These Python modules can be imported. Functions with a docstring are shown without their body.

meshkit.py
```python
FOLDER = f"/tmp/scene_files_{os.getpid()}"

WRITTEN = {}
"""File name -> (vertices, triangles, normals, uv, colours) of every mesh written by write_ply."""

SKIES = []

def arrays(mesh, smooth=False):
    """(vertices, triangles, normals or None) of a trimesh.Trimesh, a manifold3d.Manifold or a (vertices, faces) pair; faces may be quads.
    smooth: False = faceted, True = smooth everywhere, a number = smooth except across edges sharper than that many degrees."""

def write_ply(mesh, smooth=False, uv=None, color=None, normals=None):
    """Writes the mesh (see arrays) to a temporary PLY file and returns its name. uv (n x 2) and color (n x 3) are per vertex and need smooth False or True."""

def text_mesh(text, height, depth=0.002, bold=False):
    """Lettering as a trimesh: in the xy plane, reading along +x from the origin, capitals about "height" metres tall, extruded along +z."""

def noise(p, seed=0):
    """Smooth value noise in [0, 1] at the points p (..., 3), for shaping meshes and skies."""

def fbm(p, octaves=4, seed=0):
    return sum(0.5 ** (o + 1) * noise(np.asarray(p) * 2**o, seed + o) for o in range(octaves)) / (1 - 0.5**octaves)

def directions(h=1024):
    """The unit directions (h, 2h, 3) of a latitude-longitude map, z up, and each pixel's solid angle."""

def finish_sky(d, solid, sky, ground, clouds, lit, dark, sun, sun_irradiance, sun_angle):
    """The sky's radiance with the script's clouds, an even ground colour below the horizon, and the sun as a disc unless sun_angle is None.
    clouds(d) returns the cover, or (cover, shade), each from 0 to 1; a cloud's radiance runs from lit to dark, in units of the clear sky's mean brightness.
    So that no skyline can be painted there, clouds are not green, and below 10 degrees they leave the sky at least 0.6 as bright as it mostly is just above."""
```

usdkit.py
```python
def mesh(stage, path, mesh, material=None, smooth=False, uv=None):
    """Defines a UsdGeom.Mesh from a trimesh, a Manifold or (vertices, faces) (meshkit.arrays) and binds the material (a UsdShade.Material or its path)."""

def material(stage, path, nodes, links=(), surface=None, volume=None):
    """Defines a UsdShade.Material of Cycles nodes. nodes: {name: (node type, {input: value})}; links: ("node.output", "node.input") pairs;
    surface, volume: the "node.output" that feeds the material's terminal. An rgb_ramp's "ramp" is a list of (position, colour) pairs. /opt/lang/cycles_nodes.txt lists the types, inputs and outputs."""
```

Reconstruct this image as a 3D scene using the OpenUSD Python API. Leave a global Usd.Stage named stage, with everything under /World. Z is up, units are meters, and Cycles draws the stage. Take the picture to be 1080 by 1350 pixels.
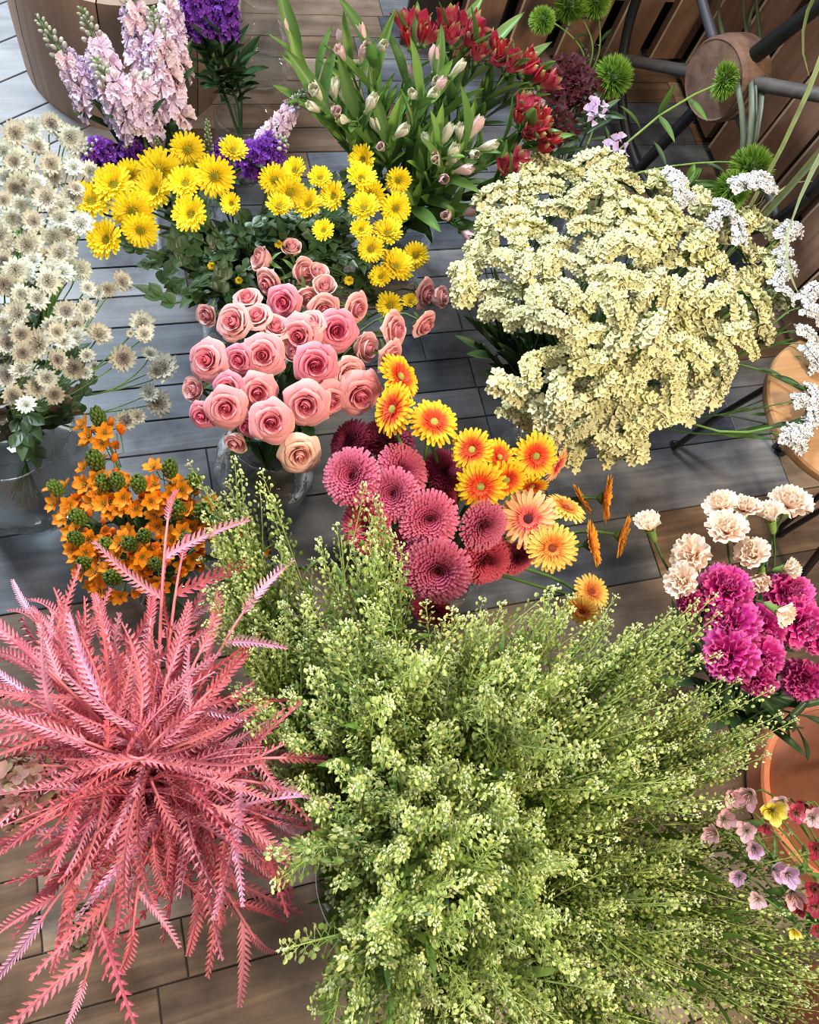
import math, random
import numpy as np, trimesh, usdkit, meshkit
from shapely.geometry import Polygon, box as sbox
from pxr import Usd, UsdGeom, UsdLux, UsdShade, Gf, Sdf, Vt

stage = Usd.Stage.CreateInMemory()
UsdGeom.SetStageUpAxis(stage, 'Z'); UsdGeom.SetStageMetersPerUnit(stage, 1.0)
UsdGeom.Xform.Define(stage, '/World')
rnd = random.Random(7); rng = np.random.default_rng(7)

# ------------------------------------------------------------------ camera (1080 x 1350)
W, H, F = 1080.0, 1350.0, 1100.0
PITCH, ROLL, YAW, CAMH = math.radians(65.6), math.radians(-30.55), math.radians(41.4), 1.6
fw = np.array([math.sin(YAW)*math.cos(PITCH), math.cos(YAW)*math.cos(PITCH), -math.sin(PITCH)])
rt = np.array([math.cos(YAW), -math.sin(YAW), 0.0]); dn = np.cross(fw, rt)
CR = math.cos(ROLL)*rt + math.sin(ROLL)*dn
CD = -math.sin(ROLL)*rt + math.cos(ROLL)*dn
CAM = np.array([0, 0, CAMH])
cam = UsdGeom.Camera.Define(stage, '/World/camera')
m = np.eye(4); m[0, :3] = CR; m[1, :3] = -CD; m[2, :3] = -fw; m[3, :3] = CAM
cam.AddTransformOp().Set(Gf.Matrix4d(*m.ravel().tolist()))
cam.CreateHorizontalApertureAttr(24.0); cam.CreateVerticalApertureAttr(24.0*H/W)
cam.CreateFocalLengthAttr(24.0*F/W); cam.CreateClippingRangeAttr(Gf.Vec2f(0.05, 100))
cam.CreateExposureAttr(0.28)

# ------------------------------------------------------------------ light
def rect_light(name, pos, target, w, h, power, color):
    l = UsdLux.RectLight.Define(stage, '/World/' + name)
    l.CreateWidthAttr(w); l.CreateHeightAttr(h); l.CreateIntensityAttr(power); l.CreateColorAttr(Gf.Vec3f(*color))
    z = np.array(pos, float) - np.array(target, float); z /= np.linalg.norm(z)
    x = np.cross([0, 0, 1], z); x /= np.linalg.norm(x); y = np.cross(z, x)
    mm = np.eye(4); mm[0, :3] = x; mm[1, :3] = y; mm[2, :3] = z; mm[3, :3] = pos
    l.AddTransformOp().Set(Gf.Matrix4d(*mm.ravel().tolist()))
rect_light('window_light', (-1.3, 3.4, 3.0), (0.3, 0.6, 0.3), 1.0, 0.75, 118, (0.76, 0.88, 1.0))
rect_light('ceiling_lamp', (1.3, -0.9, 2.7), (0.45, 0.1, 0.3), 0.4, 0.4, 150, (1.0, 0.80, 0.53))
rect_light('ceiling_lamp_001', (0.6, 1.3, 2.9), (0.6, 0.9, 0.3), 0.35, 0.35, 70, (1.0, 0.93, 0.84))
dome = UsdLux.DomeLight.Define(stage, '/World/ambient_light')
dome.CreateIntensityAttr(0.15); dome.CreateColorAttr(Gf.Vec3f(0.95, 0.97, 1.0))

# ------------------------------------------------------------------ helpers
def ray(px, py):
    d = ((px-540)/F)*CR + ((py-675)/F)*CD + fw
    return d/np.linalg.norm(d)
def at(px, py, z=0.0):
    d = ray(px, py); return CAM + d*((z-CAMH)/d[2])
def pxm(P):                         # picture pixels per metre at P
    return F/np.dot(np.asarray(P)-CAM, fw)
def nrm(a):
    a = np.asarray(a, float); return a/max(np.linalg.norm(a), 1e-12)
def face(px, py, phi=0.0, th=0.0):  # a direction: th degrees off the line to the camera, leaning phi (picture angle, 0 right, 90 down)
    b = -ray(px, py); p = math.radians(phi)
    t = math.cos(p)*CR + math.sin(p)*CD; t = nrm(t - b*np.dot(t, b))
    return nrm(b*math.cos(math.radians(th)) + t*math.sin(math.radians(th)))
def frame(z, xh=None, pos=(0, 0, 0), s=1.0):    # 4x4 (column vectors) whose z axis is z
    z = nrm(z)
    if xh is None: xh = np.array([1, 0, 0]) if abs(z[0]) < 0.9 else np.array([0, 1, 0])
    x = np.asarray(xh, float) - z*np.dot(xh, z)
    if np.linalg.norm(x) < 1e-6: x = np.cross(z, [0.3, 0.5, 0.8])
    x = nrm(x); y = np.cross(z, x)
    M = np.eye(4); s = np.broadcast_to(s, 3)
    M[:3, 0], M[:3, 1], M[:3, 2], M[:3, 3] = x*s[0], y*s[1], z*s[2], pos
    return M
def rotz(a):
    M = np.eye(4); c, s = math.cos(a), math.sin(a); M[0, 0], M[0, 1], M[1, 0], M[1, 1] = c, -s, s, c; return M
def roty(a):
    M = np.eye(4); c, s = math.cos(a), math.sin(a); M[0, 0], M[0, 2], M[2, 0], M[2, 2] = c, s, -s, c; return M
def rotx(a):
    M = np.eye(4); c, s = math.cos(a), math.sin(a); M[1, 1], M[1, 2], M[2, 1], M[2, 2] = c, -s, s, c; return M
def trans(*p):
    M = np.eye(4); M[:3, 3] = p; return M
def scl(*s):
    M = np.eye(4); s = s*3 if len(s) == 1 else s; M[0, 0], M[1, 1], M[2, 2] = s; return M
def xf(M, v):
    return v @ M[:3, :3].T + M[:3, 3]

counts = {}
def numbered(path):
    n = counts.get(path, 0); counts[path] = n+1
    return path if n == 0 else f'{path}_{n:03d}'
bases = {}
def thing(name, label, cat, loc=(0, 0, 0), group=None):
    x = UsdGeom.Xform.Define(stage, numbered('/World/' + name)); x.AddTranslateOp().Set(Gf.Vec3d(*map(float, loc)))
    o = x.GetPrim(); o.SetCustomDataByKey('label', label); o.SetCustomDataByKey('category', cat)
    if group: o.SetCustomDataByKey('group', group)
    bases[str(o.GetPath())] = np.array(loc, float)
    return o
def structure(name):
    x = UsdGeom.Xform.Define(stage, numbered('/World/' + name)); o = x.GetPrim(); o.SetCustomDataByKey('kind', 'structure')
    bases[str(o.GetPath())] = np.zeros(3); return o
def ref(parent, name, proto, M, label=None):
    """A part that references a prototype; M in world coordinates."""
    b = bases[str(parent.GetPath())]
    x = UsdGeom.Xform.Define(stage, numbered(f'{parent.GetPath()}/{name}'))
    M = M.copy(); M[:3, 3] -= b
    x.AddTransformOp().Set(Gf.Matrix4d(*M.T.ravel().tolist()))
    o = x.GetPrim(); o.GetReferences().AddInternalReference(proto); o.SetInstanceable(True)
    if label: o.SetCustomDataByKey('label', label)
    return o
protos = stage.CreateClassPrim('/World/prototypes')
def proto(name):
    x = UsdGeom.Xform.Define(stage, '/World/prototypes/' + name); o = x.GetPrim(); bases[str(o.GetPath())] = np.zeros(3); return o

class MB:
    """Collects pieces of one mesh, each with its own colour."""
    def __init__(s): s.v, s.f, s.c, s.n = [], [], [], 0
    def add(s, vf, col, M=None):
        v, f = vf[0], np.asarray(vf[1])
        if M is not None: v = xf(M, v)
        if f.shape[1] == 4: f = np.vstack([f[:, [0, 1, 2]], f[:, [0, 2, 3]]])
        s.v.append(v); s.f.append(f+s.n); s.n += len(v)
        s.c.append(np.broadcast_to(np.asarray(col, float), (len(v), 3)))
        return s
    def build(s, name, mat, parent, smooth=True, label=None, kind=None):
        if not s.v: return None
        path = str(parent.GetPath())
        v = np.vstack(s.v) - bases.get(path, np.zeros(3))
        p = numbered(f'{path}/{name}')
        g = usdkit.mesh(stage, p, (v, np.vstack(s.f)), mat, smooth=smooth)
        c = np.clip(np.vstack(s.c), 0, 1).astype(np.float32)
        if smooth in (True, False):
            UsdGeom.PrimvarsAPI(g).CreatePrimvar('col', Sdf.ValueTypeNames.Color3fArray, 'vertex').Set(Vt.Vec3fArray.FromNumpy(c))
        o = g.GetPrim(); bases[p] = bases.get(path, np.zeros(3))
        if label: o.SetCustomDataByKey('label', label)
        if kind: o.SetCustomDataByKey('kind', kind)
        return o

def grid(nu, nv):                  # faces of an (nu+1) x (nv+1) vertex grid
    i, j = np.meshgrid(np.arange(nu), np.arange(nv), indexing='ij'); a = (i*(nv+1)+j).ravel()
    return np.stack([a, a+nv+1, a+nv+2, a+1], 1)
def tube(pts, r, sides=5):
    pts = np.asarray(pts, float); n = len(pts); r = np.broadcast_to(r, n)
    t = np.gradient(pts, axis=0); t /= np.maximum(np.linalg.norm(t, axis=1, keepdims=True), 1e-9)
    u = np.cross(t[0], [0.31, 0.9, 0.2]); u = nrm(u); vs = []
    for i in range(n):
        u = nrm(u - t[i]*np.dot(u, t[i])); w = np.cross(t[i], u)
        a = np.arange(sides)/sides*2*np.pi
        vs.append(pts[i] + r[i]*(np.cos(a)[:, None]*u + np.sin(a)[:, None]*w))
    v = np.vstack(vs + [pts[:1], pts[-1:]]); f = []
    for i in range(n-1):
        for k in range(sides):
            a, b = i*sides+k, i*sides+(k+1) % sides
            f += [[a, b, b+sides], [a, b+sides, a+sides]]
    for k in range(sides):
        f += [[n*sides, (k+1) % sides, k], [n*sides+1, (n-1)*sides+k, (n-1)*sides+(k+1) % sides]]
    return v, np.array(f)
def bez(p0, p1, p2, p3, n=8):
    t = np.linspace(0, 1, n)[:, None]
    return (1-t)**3*np.asarray(p0)+3*(1-t)**2*t*np.asarray(p1)+3*(1-t)*t*t*np.asarray(p2)+t**3*np.asarray(p3)
def lathe(prof, n=32, close=False):
    prof = np.asarray(prof, float); a = np.arange(n)/n*2*np.pi
    v = np.stack([prof[:, None, 0]*np.cos(a), prof[:, None, 0]*np.sin(a), np.repeat(prof[:, 1:2], n, 1)], -1).reshape(-1, 3); f = []
    k = len(prof)
    for i in range(k if close else k-1):
        for j in range(n):
            p, q = i*n+j, i*n+(j+1) % n; i2 = ((i+1) % k)*n
            f += [[p, q, i2+(j+1) % n], [p, i2+(j+1) % n, i2+j]]
    return v, np.array(f)
def petal(L, Wd, nu=5, nv=2, shape=0.7, cup=0.15, curl=0.2, wave=0.0, tip=0.0, seed=0):
    """Along +x from the origin, facing +z. shape: where it is widest; cup: side edges up; curl: the end bends up (down if < 0)."""
    u = np.linspace(0, 1, nu+1); s = np.linspace(-1, 1, nv+1)
    w = np.sin(np.pi*np.clip(u**(math.log(0.5)/math.log(shape)), 0, 1))**0.75; w[-1] = tip; w[0] = max(w[0], 0.18)
    x = np.repeat(u[:, None], nv+1, 1)*L
    y = w[:, None]*s[None, :]*Wd/2
    z = cup*Wd*(s[None, :]**2)*np.sin(np.pi*u*0.9)[:, None] + curl*L*(u[:, None]**2)
    if wave: z = z + wave*L*np.sin(s[None, :]*7+seed)*u[:, None]**2 + wave*L*0.6*np.sin(s[None, :]*13+seed*3)*u[:, None]**3
    return np.stack([x, y, z + 0*x], -1).reshape(-1, 3), grid(nu, nv)
def lerp(a, b, t):
    return np.asarray(a, float) + (np.asarray(b, float)-np.asarray(a, float))*np.asarray(t)[..., None]
def pcol(nu, nv, stops):            # colour along a petal
    u = np.linspace(0, 1, nu+1); ps = [s[0] for s in stops]
    c = np.stack([np.interp(u, ps, [s[1][k] for s in stops]) for k in range(3)], -1)
    return np.repeat(c, nv+1, 0)
def ball(r=1.0, sub=1):
    m = trimesh.creation.icosphere(sub, r); return np.array(m.vertices), np.array(m.faces)
def boxvf(lo, hi, ch=0.0):
    lo, hi = np.asarray(lo, float), np.asarray(hi, float)
    m = trimesh.creation.box(extents=hi-lo); m.apply_translation((lo+hi)/2); return np.array(m.vertices), np.array(m.faces)

# ------------------------------------------------------------------ materials
def mat(name, nodes, links, surface, **k): return usdkit.material(stage, '/World/Looks/' + name, nodes, links, surface, **k)
def plant_mat(name, trans_amt, rough=0.55, vary=0.25, hue=0.0, spec=0.3, sheen=0.0, nscale=60.0):
    return mat(name, {
        'a': ('attribute', {'attribute': 'col'}), 'oi': ('object_info', {}), 'g': ('texture_coordinate', {}),
        'n': ('noise_texture', {'scale': nscale, 'detail': 3.0}),
        'mr': ('map_range', {'from_min': 0.0, 'from_max': 1.0, 'to_min': 1-vary, 'to_max': 1+vary*0.6}),
        'mn': ('map_range', {'from_min': 0.3, 'from_max': 0.7, 'to_min': 0.86, 'to_max': 1.1}),
        'mm': ('math', {'math_type': 'multiply'}), 'hs': ('hsv', {'hue': 0.5, 'saturation': 1.0}),
        'p': ('principled_bsdf', {'roughness': rough, 'specular_ior_level': spec, 'sheen_weight': sheen}), 't': ('translucent_bsdf', {}), 'mx': ('mix_closure', {'fac': trans_amt})},
        [('oi.random', 'mr.value'), ('g.object', 'n.vector'), ('n.fac', 'mn.value'), ('mr.result', 'mm.value1'), ('mn.result', 'mm.value2'), ('mm.value', 'hs.value'), ('a.color', 'hs.color'),
         ('hs.color', 'p.base_color'), ('hs.color', 't.color'), ('p.BSDF', 'mx.closure1'), ('t.BSDF', 'mx.closure2')], 'mx.closure')
PETAL = plant_mat('petal', 0.28, 0.6, 0.12, sheen=0.05)
PAPER = plant_mat('papery_petal', 0.30, 0.75, 0.12, spec=0.2)
LEAF = plant_mat('leaf', 0.22, 0.42, 0.25, spec=0.45)
STEM = plant_mat('stem', 0.05, 0.5, 0.25)
PINKLEAF = plant_mat('dyed_leaf', 0.22, 0.45, 0.25, spec=0.5)
POD = plant_mat('seed_pod', 0.16, 0.5, 0.25)

def wood(name, c1, c2, c3, scale=(2, 26, 26), rough=0.42, spec=0.5, bump=0.15, blotch=0.0):
    return mat(name, {
        'tc': ('geometry', {}), 'oi': ('object_info', {}), 'ov': ('combine_xyz', {}), 'om': ('math', {'math_type': 'multiply', 'value2': 37.0}),
        'ad': ('vector_math', {'math_type': 'add'}),
        'mp': ('mapping', {'scale': scale}), 'n': ('noise_texture', {'scale': 1.0, 'detail': 6.0, 'roughness': 0.65, 'distortion': 0.6}),
        'n2': ('noise_texture', {'scale': 7.0, 'detail': 4.0, 'roughness': 0.6}),
        'r': ('rgb_ramp', {'ramp': [(0.25, c1), (0.5, c2), (0.78, c3)]}),
        'mr': ('map_range', {'from_min': 0.0, 'from_max': 1.0, 'to_min': 0.72, 'to_max': 1.2}),
        'mr2': ('map_range', {'from_min': 0.3, 'from_max': 0.7, 'to_min': 1-blotch, 'to_max': 1+blotch}),
        'mu': ('math', {'math_type': 'multiply'}), 'hs': ('hsv', {'hue': 0.5, 'saturation': 1.0}),
        'rr': ('map_range', {'from_min': 0.3, 'from_max': 0.7, 'to_min': rough-0.12, 'to_max': rough+0.12}),
        'b': ('bump', {'strength': bump, 'distance': 0.004}), 'p': ('principled_bsdf', {'specular_ior_level': spec})},
        [('oi.random', 'om.value1'), ('om.value', 'ov.x'), ('om.value', 'ov.y'), ('tc.position', 'ad.vector1'), ('ov.vector', 'ad.vector2'), ('ad.vector', 'mp.vector'), ('mp.vector', 'n.vector'),
         ('tc.position', 'n2.vector'), ('n.fac', 'r.fac'), ('oi.random', 'mr.value'), ('n2.fac', 'mr2.value'), ('mr.result', 'mu.value1'), ('mr2.result', 'mu.value2'), ('mu.value', 'hs.value'),
         ('r.color', 'hs.color'), ('hs.color', 'p.base_color'), ('n2.fac', 'rr.value'), ('rr.result', 'p.roughness'), ('n.fac', 'b.height'), ('b.normal', 'p.normal')], 'p.BSDF')
PLANK = [wood('slate_plank', (0.028, 0.032, 0.040), (0.062, 0.070, 0.086), (0.13, 0.14, 0.16), blotch=0.5),
         wood('grey_plank', (0.05, 0.05, 0.054), (0.10, 0.10, 0.108), (0.19, 0.185, 0.19), blotch=0.45),
         wood('brown_plank', (0.034, 0.019, 0.011), (0.098, 0.058, 0.034), (0.20, 0.128, 0.08), blotch=0.45),
         wood('tan_plank', (0.075, 0.05, 0.034), (0.155, 0.11, 0.078), (0.26, 0.19, 0.14), blotch=0.4)]
PALE = wood('pale_board', (0.13, 0.128, 0.135), (0.19, 0.187, 0.195), (0.26, 0.256, 0.265), blotch=0.25)
FENCE = wood('fence_board', (0.10, 0.05, 0.03), (0.17, 0.09, 0.055), (0.24, 0.13, 0.08), scale=(26, 26, 2), rough=0.6, blotch=0.2)
EDGE = wood('fence_edge', (0.30, 0.22, 0.16), (0.40, 0.31, 0.24), (0.5, 0.4, 0.3), scale=(26, 26, 2), rough=0.7)
TUB = wood('tub_wood', (0.19, 0.12, 0.08), (0.28, 0.18, 0.125), (0.36, 0.24, 0.17), scale=(26, 26, 2), rough=0.55)
STOOLWOOD = wood('stool_wood', (0.24, 0.125, 0.055), (0.34, 0.185, 0.085), (0.42, 0.25, 0.125), scale=(3, 40, 40), rough=0.4)
HUBWOOD = wood('hub_wood', (0.10, 0.055, 0.035), (0.2, 0.11, 0.075), (0.3, 0.18, 0.12), scale=(30, 30, 30), rough=0.7)
BARK = wood('spoke_wood', (0.03, 0.025, 0.024), (0.06, 0.05, 0.047), (0.1, 0.085, 0.08), scale=(30, 30, 3), rough=0.6)
def plain(name, col, rough=0.5, metal=0.0, nscale=12.0, amt=0.12, **k):
    return mat(name, {'tc': ('texture_coordinate', {}), 'n': ('noise_texture', {'scale': nscale, 'detail': 4.0}), 'mr': ('map_range', {'from_min': 0.3, 'from_max': 0.7, 'to_min': 1-amt, 'to_max': 1+amt}),
                      'hs': ('hsv', {'hue': 0.5, 'saturation': 1.0, 'color': col}), 'p': ('principled_bsdf', {'roughness': rough, 'metallic': metal, **k})},
               [('tc.object', 'n.vector'), ('n.fac', 'mr.value'), ('mr.result', 'hs.value'), ('hs.color', 'p.base_color')], 'p.BSDF')
IRON = plain('black_iron', (0.012, 0.012, 0.014), 0.45, 0.3)
STEEL = plain('blue_steel', (0.07, 0.075, 0.10), 0.5, 0.4)
TERRA = plain('terracotta', (0.56, 0.20, 0.10), 0.75, nscale=20.0)
GROUT = plain('joint_filler', (0.035, 0.033, 0.032), 0.9)
DARK = plain('dark_plastic', (0.012, 0.016, 0.022), 0.35)
BACKING = plain('dark_backing', (0.02, 0.014, 0.012), 0.8)
GLASS = mat('clear_glass', {'f': ('layer_weight', {'blend': 0.5}), 'pw': ('math', {'math_type': 'power', 'value2': 2.6}), 'ma': ('math', {'math_type': 'multiply_add', 'value2': 0.75, 'value3': 0.06}),
                            't': ('transparent_bsdf', {'color': (0.965, 0.975, 0.975)}), 'g': ('glossy_bsdf', {'color': (1, 1, 1), 'roughness': 0.03}), 'm': ('mix_closure', {}),
                            'tc': ('texture_coordinate', {}), 'n': ('noise_texture', {'scale': 26.0, 'detail': 1.0}), 'b': ('bump', {'strength': 0.4, 'distance': 0.01})},
            [('tc.object', 'n.vector'), ('n.fac', 'b.height'), ('b.normal', 'g.normal'), ('f.facing', 'pw.value1'), ('pw.value', 'ma.value1'), ('ma.value', 'm.fac'), ('t.BSDF', 'm.closure1'), ('g.BSDF', 'm.closure2')], 'm.closure')
WATER = mat('water', {'p': ('principled_bsdf', {'base_color': (0.96, 0.985, 0.98), 'roughness': 0.02, 'ior': 1.33, 'transmission_weight': 1.0})}, [], 'p.BSDF')

# ------------------------------------------------------------------ floor
floor = structure('floor')
MB().add(boxvf((-2.2, -2.2, -0.05), (3.6, 3.8, -0.004)), (0, 0, 0)).build('joint_filler', GROUT, floor, smooth=False)
ys = [-0.80, -0.65, -0.50, -0.35, -0.203, -0.11, 0.01, 0.16, 0.312, 0.46, 0.611, 0.745, 0.819, 0.898, 0.969]
while ys[-1] < 2.2: ys.append(round(ys[-1]+0.0765, 4))
anchors = {0.819: 0.705, 0.898: 0.604, 0.745: 0.708, 0.46: 1.419, 0.312: 1.006, -0.11: -0.293, 1.1: -0.013, 0.611: 0.708}
PAV = Polygon([(-0.9, 1.48), (0.03, 1.48), (0.03, 2.4), (-0.9, 2.4)])
def plank(poly, m, z0=-0.02, z1=0.0, c=0.0012):
    """A board with a small chamfer round its upper edge."""
    if poly.is_empty or poly.area < 4e-4: return
    a = np.array(poly.exterior.coords)[:-1]
    if not poly.exterior.is_ccw: a = a[::-1]
    b = np.array(poly.buffer(-c, join_style=2).exterior.coords)[:-1]
    if not poly.buffer(-c, join_style=2).exterior.is_ccw: b = b[::-1]
    if len(a) != len(b): b = a.mean(0) + (a-a.mean(0))*0.99
    k = np.argmin(np.linalg.norm(b-a[0], axis=1)); b = np.roll(b, -k, 0); n = len(a)
    v = np.vstack([np.c_[a, np.full(n, z0)], np.c_[a, np.full(n, z1-c)], np.c_[b, np.full(n, z1)]]); f = []
    for r in range(2):
        for i in range(n):
            j = (i+1) % n; f += [[r*n+i, r*n+j, r*n+n+j], [r*n+i, r*n+n+j, r*n+n+i]]
    f += [[2*n, 2*n+i, 2*n+i+1] for i in range(1, n-1)]
    MB().add((v, np.array(f)), (0, 0, 0)).build('plank', m, floor, smooth=False)
for i in range(len(ys)-1):
    y0, y1 = ys[i], ys[i+1]
    L = 0.62 if y1-y0 > 0.1 else 0.46
    key = min(anchors, key=lambda k: abs(k-y0))
    x = anchors[key] if abs(key-y0) < 0.012 else rnd.uniform(-0.3, 0.3)
    while x > -0.95: x -= L
    while x < (2.5 if y1 < 0.72 else 1.6):
        x1 = x + L
        q = sbox(x+0.0012, y0+0.0012, x1-0.0012, y1-0.0012).difference(PAV)
        cx, cy = (x+x1)/2, (y0+y1)/2
        if not q.is_empty and q.geom_type == 'Polygon':
            if cy > 1.45 and cx < 0.62: w = [0, 0, 3, 7]
            elif cy > 0.45 and cx < 1.3: w = [5, 4, 1.2, 0.3]
            elif cy > 0.3: w = [2, 3, 4, 1]
            else: w = [0.0, 0.25, 6, 2.0]
            plank(q, rnd.choices(PLANK, w)[0])
        x = x1
pdir = nrm((at(33, 94)-at(0, 108))); pn = np.array([-pdir[1], pdir[0]])
d0, d1 = np.dot(at(10, 51.5)[:2], pn[:2]), np.dot(at(10, 104)[:2], pn[:2]); st = abs(d1-d0)
for k in range(-7, 8):
    lo = d0+k*st
    for j in range(-4, 5):
        a = pn[:2]*(lo+0.0015); b = pn[:2]*(lo+st-0.0015); off = 0.3*(k % 2)
        e0, e1 = pdir[:2]*(j*0.7+off-0.4), pdir[:2]*(j*0.7+off+0.298)
        q = Polygon([a+e0, a+e1, b+e1, b+e0]).intersection(PAV.buffer(-0.002, join_style=2))
        if q.geom_type == 'Polygon' and not q.is_empty: plank(q, PALE)

PLASTER = plain('wall_plaster', (0.42, 0.39, 0.36), 0.85, nscale=6.0)
wb = structure('wall_back'); MB().add(boxvf((-2.2, 3.8, -0.05), (3.7, 3.92, 3.4)), (0, 0, 0)).build('plaster', PLASTER, wb, smooth=False)
wr = structure('wall_right'); MB().add(boxvf((3.6, -2.2, -0.05), (3.72, 3.8, 3.4)), (0, 0, 0)).build('plaster', PLASTER, wr, smooth=False)

# ------------------------------------------------------------------ slatted fence behind
fence = thing('slat_fence', 'dark brown fence of upright boards with dark gaps behind the flowers', 'fence', (1.2, 1.8, 0))
FY, FX, FH = 1.80, 1.57, 1.15
def board(P, u, n, w, h, th=0.022, z0=0.02, m=FENCE):
    u, n = np.append(u, 0), np.append(n, 0)
    M = np.eye(4); M[:3, 0], M[:3, 1], M[:3, 2], M[:3, 3] = u, n, (0, 0, 1), (*P, 0)
    MB().add(boxvf((0, 0, z0), (w, th, h)), (0, 0, 0), M).build('board', m, fence, smooth=False)
    MB().add(boxvf((0.0, -0.0015, z0), (0.006, 0.0, h)), (0, 0, 0), M).build('board_edge', EDGE, fence, smooth=False)
x = at(600, 60, 0.12)[0]
x = 0.885
for k in range(6):
    board((x, FY), (1, 0), (0, 1), 0.108, FH - 0.03*(k % 2)); x += 0.152
y = 1.74
k = 0
while y > 0.66:
    w = [0.12, 0.10, 0.13][k % 3]
    board((FX, y), (0, -1), (1, 0), w, FH - 0.04*(k % 2)); y -= w + [0.012, 0.03, 0.008][k % 3]; k += 1
for z in (0.18, 0.9):
    MB().add(boxvf((0.8, FY+0.022, z), (FX, FY+0.06, z+0.07)), (0, 0, 0)).build('rail', FENCE, fence, smooth=False)
    MB().add(boxvf((FX+0.022, 0.66, z), (FX+0.06, FY, z+0.07)), (0, 0, 0)).build('rail', FENCE, fence, smooth=False)
MB().add(boxvf((0.76, FY+0.061, 0.0), (FX+0.09, FY+0.07, FH)), (0, 0, 0)).build('backing_panel', BACKING, fence, smooth=False)
MB().add(boxvf((FX+0.061, 0.62, 0.0), (FX+0.07, FY+0.07, FH)), (0, 0, 0)).build('backing_panel', BACKING, fence, smooth=False)

# wheel leaning before the fence
HUBP = at(957, 103, 0.36)
wn = nrm(face(957, 103, 175, 38)); wn = nrm(np.array([wn[0], wn[1], wn[2]*0.35]))
wheel = thing('spoked_wheel', 'old wagon wheel with round wooden hub and dark spokes before the fence', 'wheel', HUBP)
wu = nrm(np.cross([0, 0, 1], wn)); wv = np.cross(wn, wu)
MW = np.eye(4); MW[:3, 0], MW[:3, 1], MW[:3, 2], MW[:3, 3] = wu, wv, wn, HUBP
MB().add(lathe([(0, -0.06), (0.075, -0.06), (0.088, -0.045), (0.092, 0.0), (0.09, 0.03), (0.084, 0.042), (0.08, 0.040), (0.05, 0.043), (0.0, 0.044)], 40), (0, 0, 0), MW).build('hub', HUBWOOD, wheel, smooth=False)
def in_plane(px, py):
    d = ray(px, py); P = CAM + d*(np.dot(HUBP-CAM, wn)/np.dot(d, wn)); return P-HUBP
for (sx, sy, mm_, rr) in ((925, 0, STEEL, 0.011), (842, 82, BARK, 0.014), (1075, 124, BARK, 0.015), (995, 205, STEEL, 0.011), (1078, 8, IRON, 0.017), (850, 215, IRON, 0.014)):
    d = nrm(in_plane(sx, sy))
    MB().add(tube([HUBP+d*0.07, HUBP+d*0.22, HUBP+d*0.345], [rr*1.1, rr, rr*0.95], 10), (0, 0, 0)).build('spoke', mm_, wheel)
a = np.linspace(0, 2*np.pi, 73)
MB().add(tube([HUBP + 0.345*(math.cos(t)*wu + math.sin(t)*wv) for t in a], 0.013, 8), (0, 0, 0)).build('rim', IRON, wheel)

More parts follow.
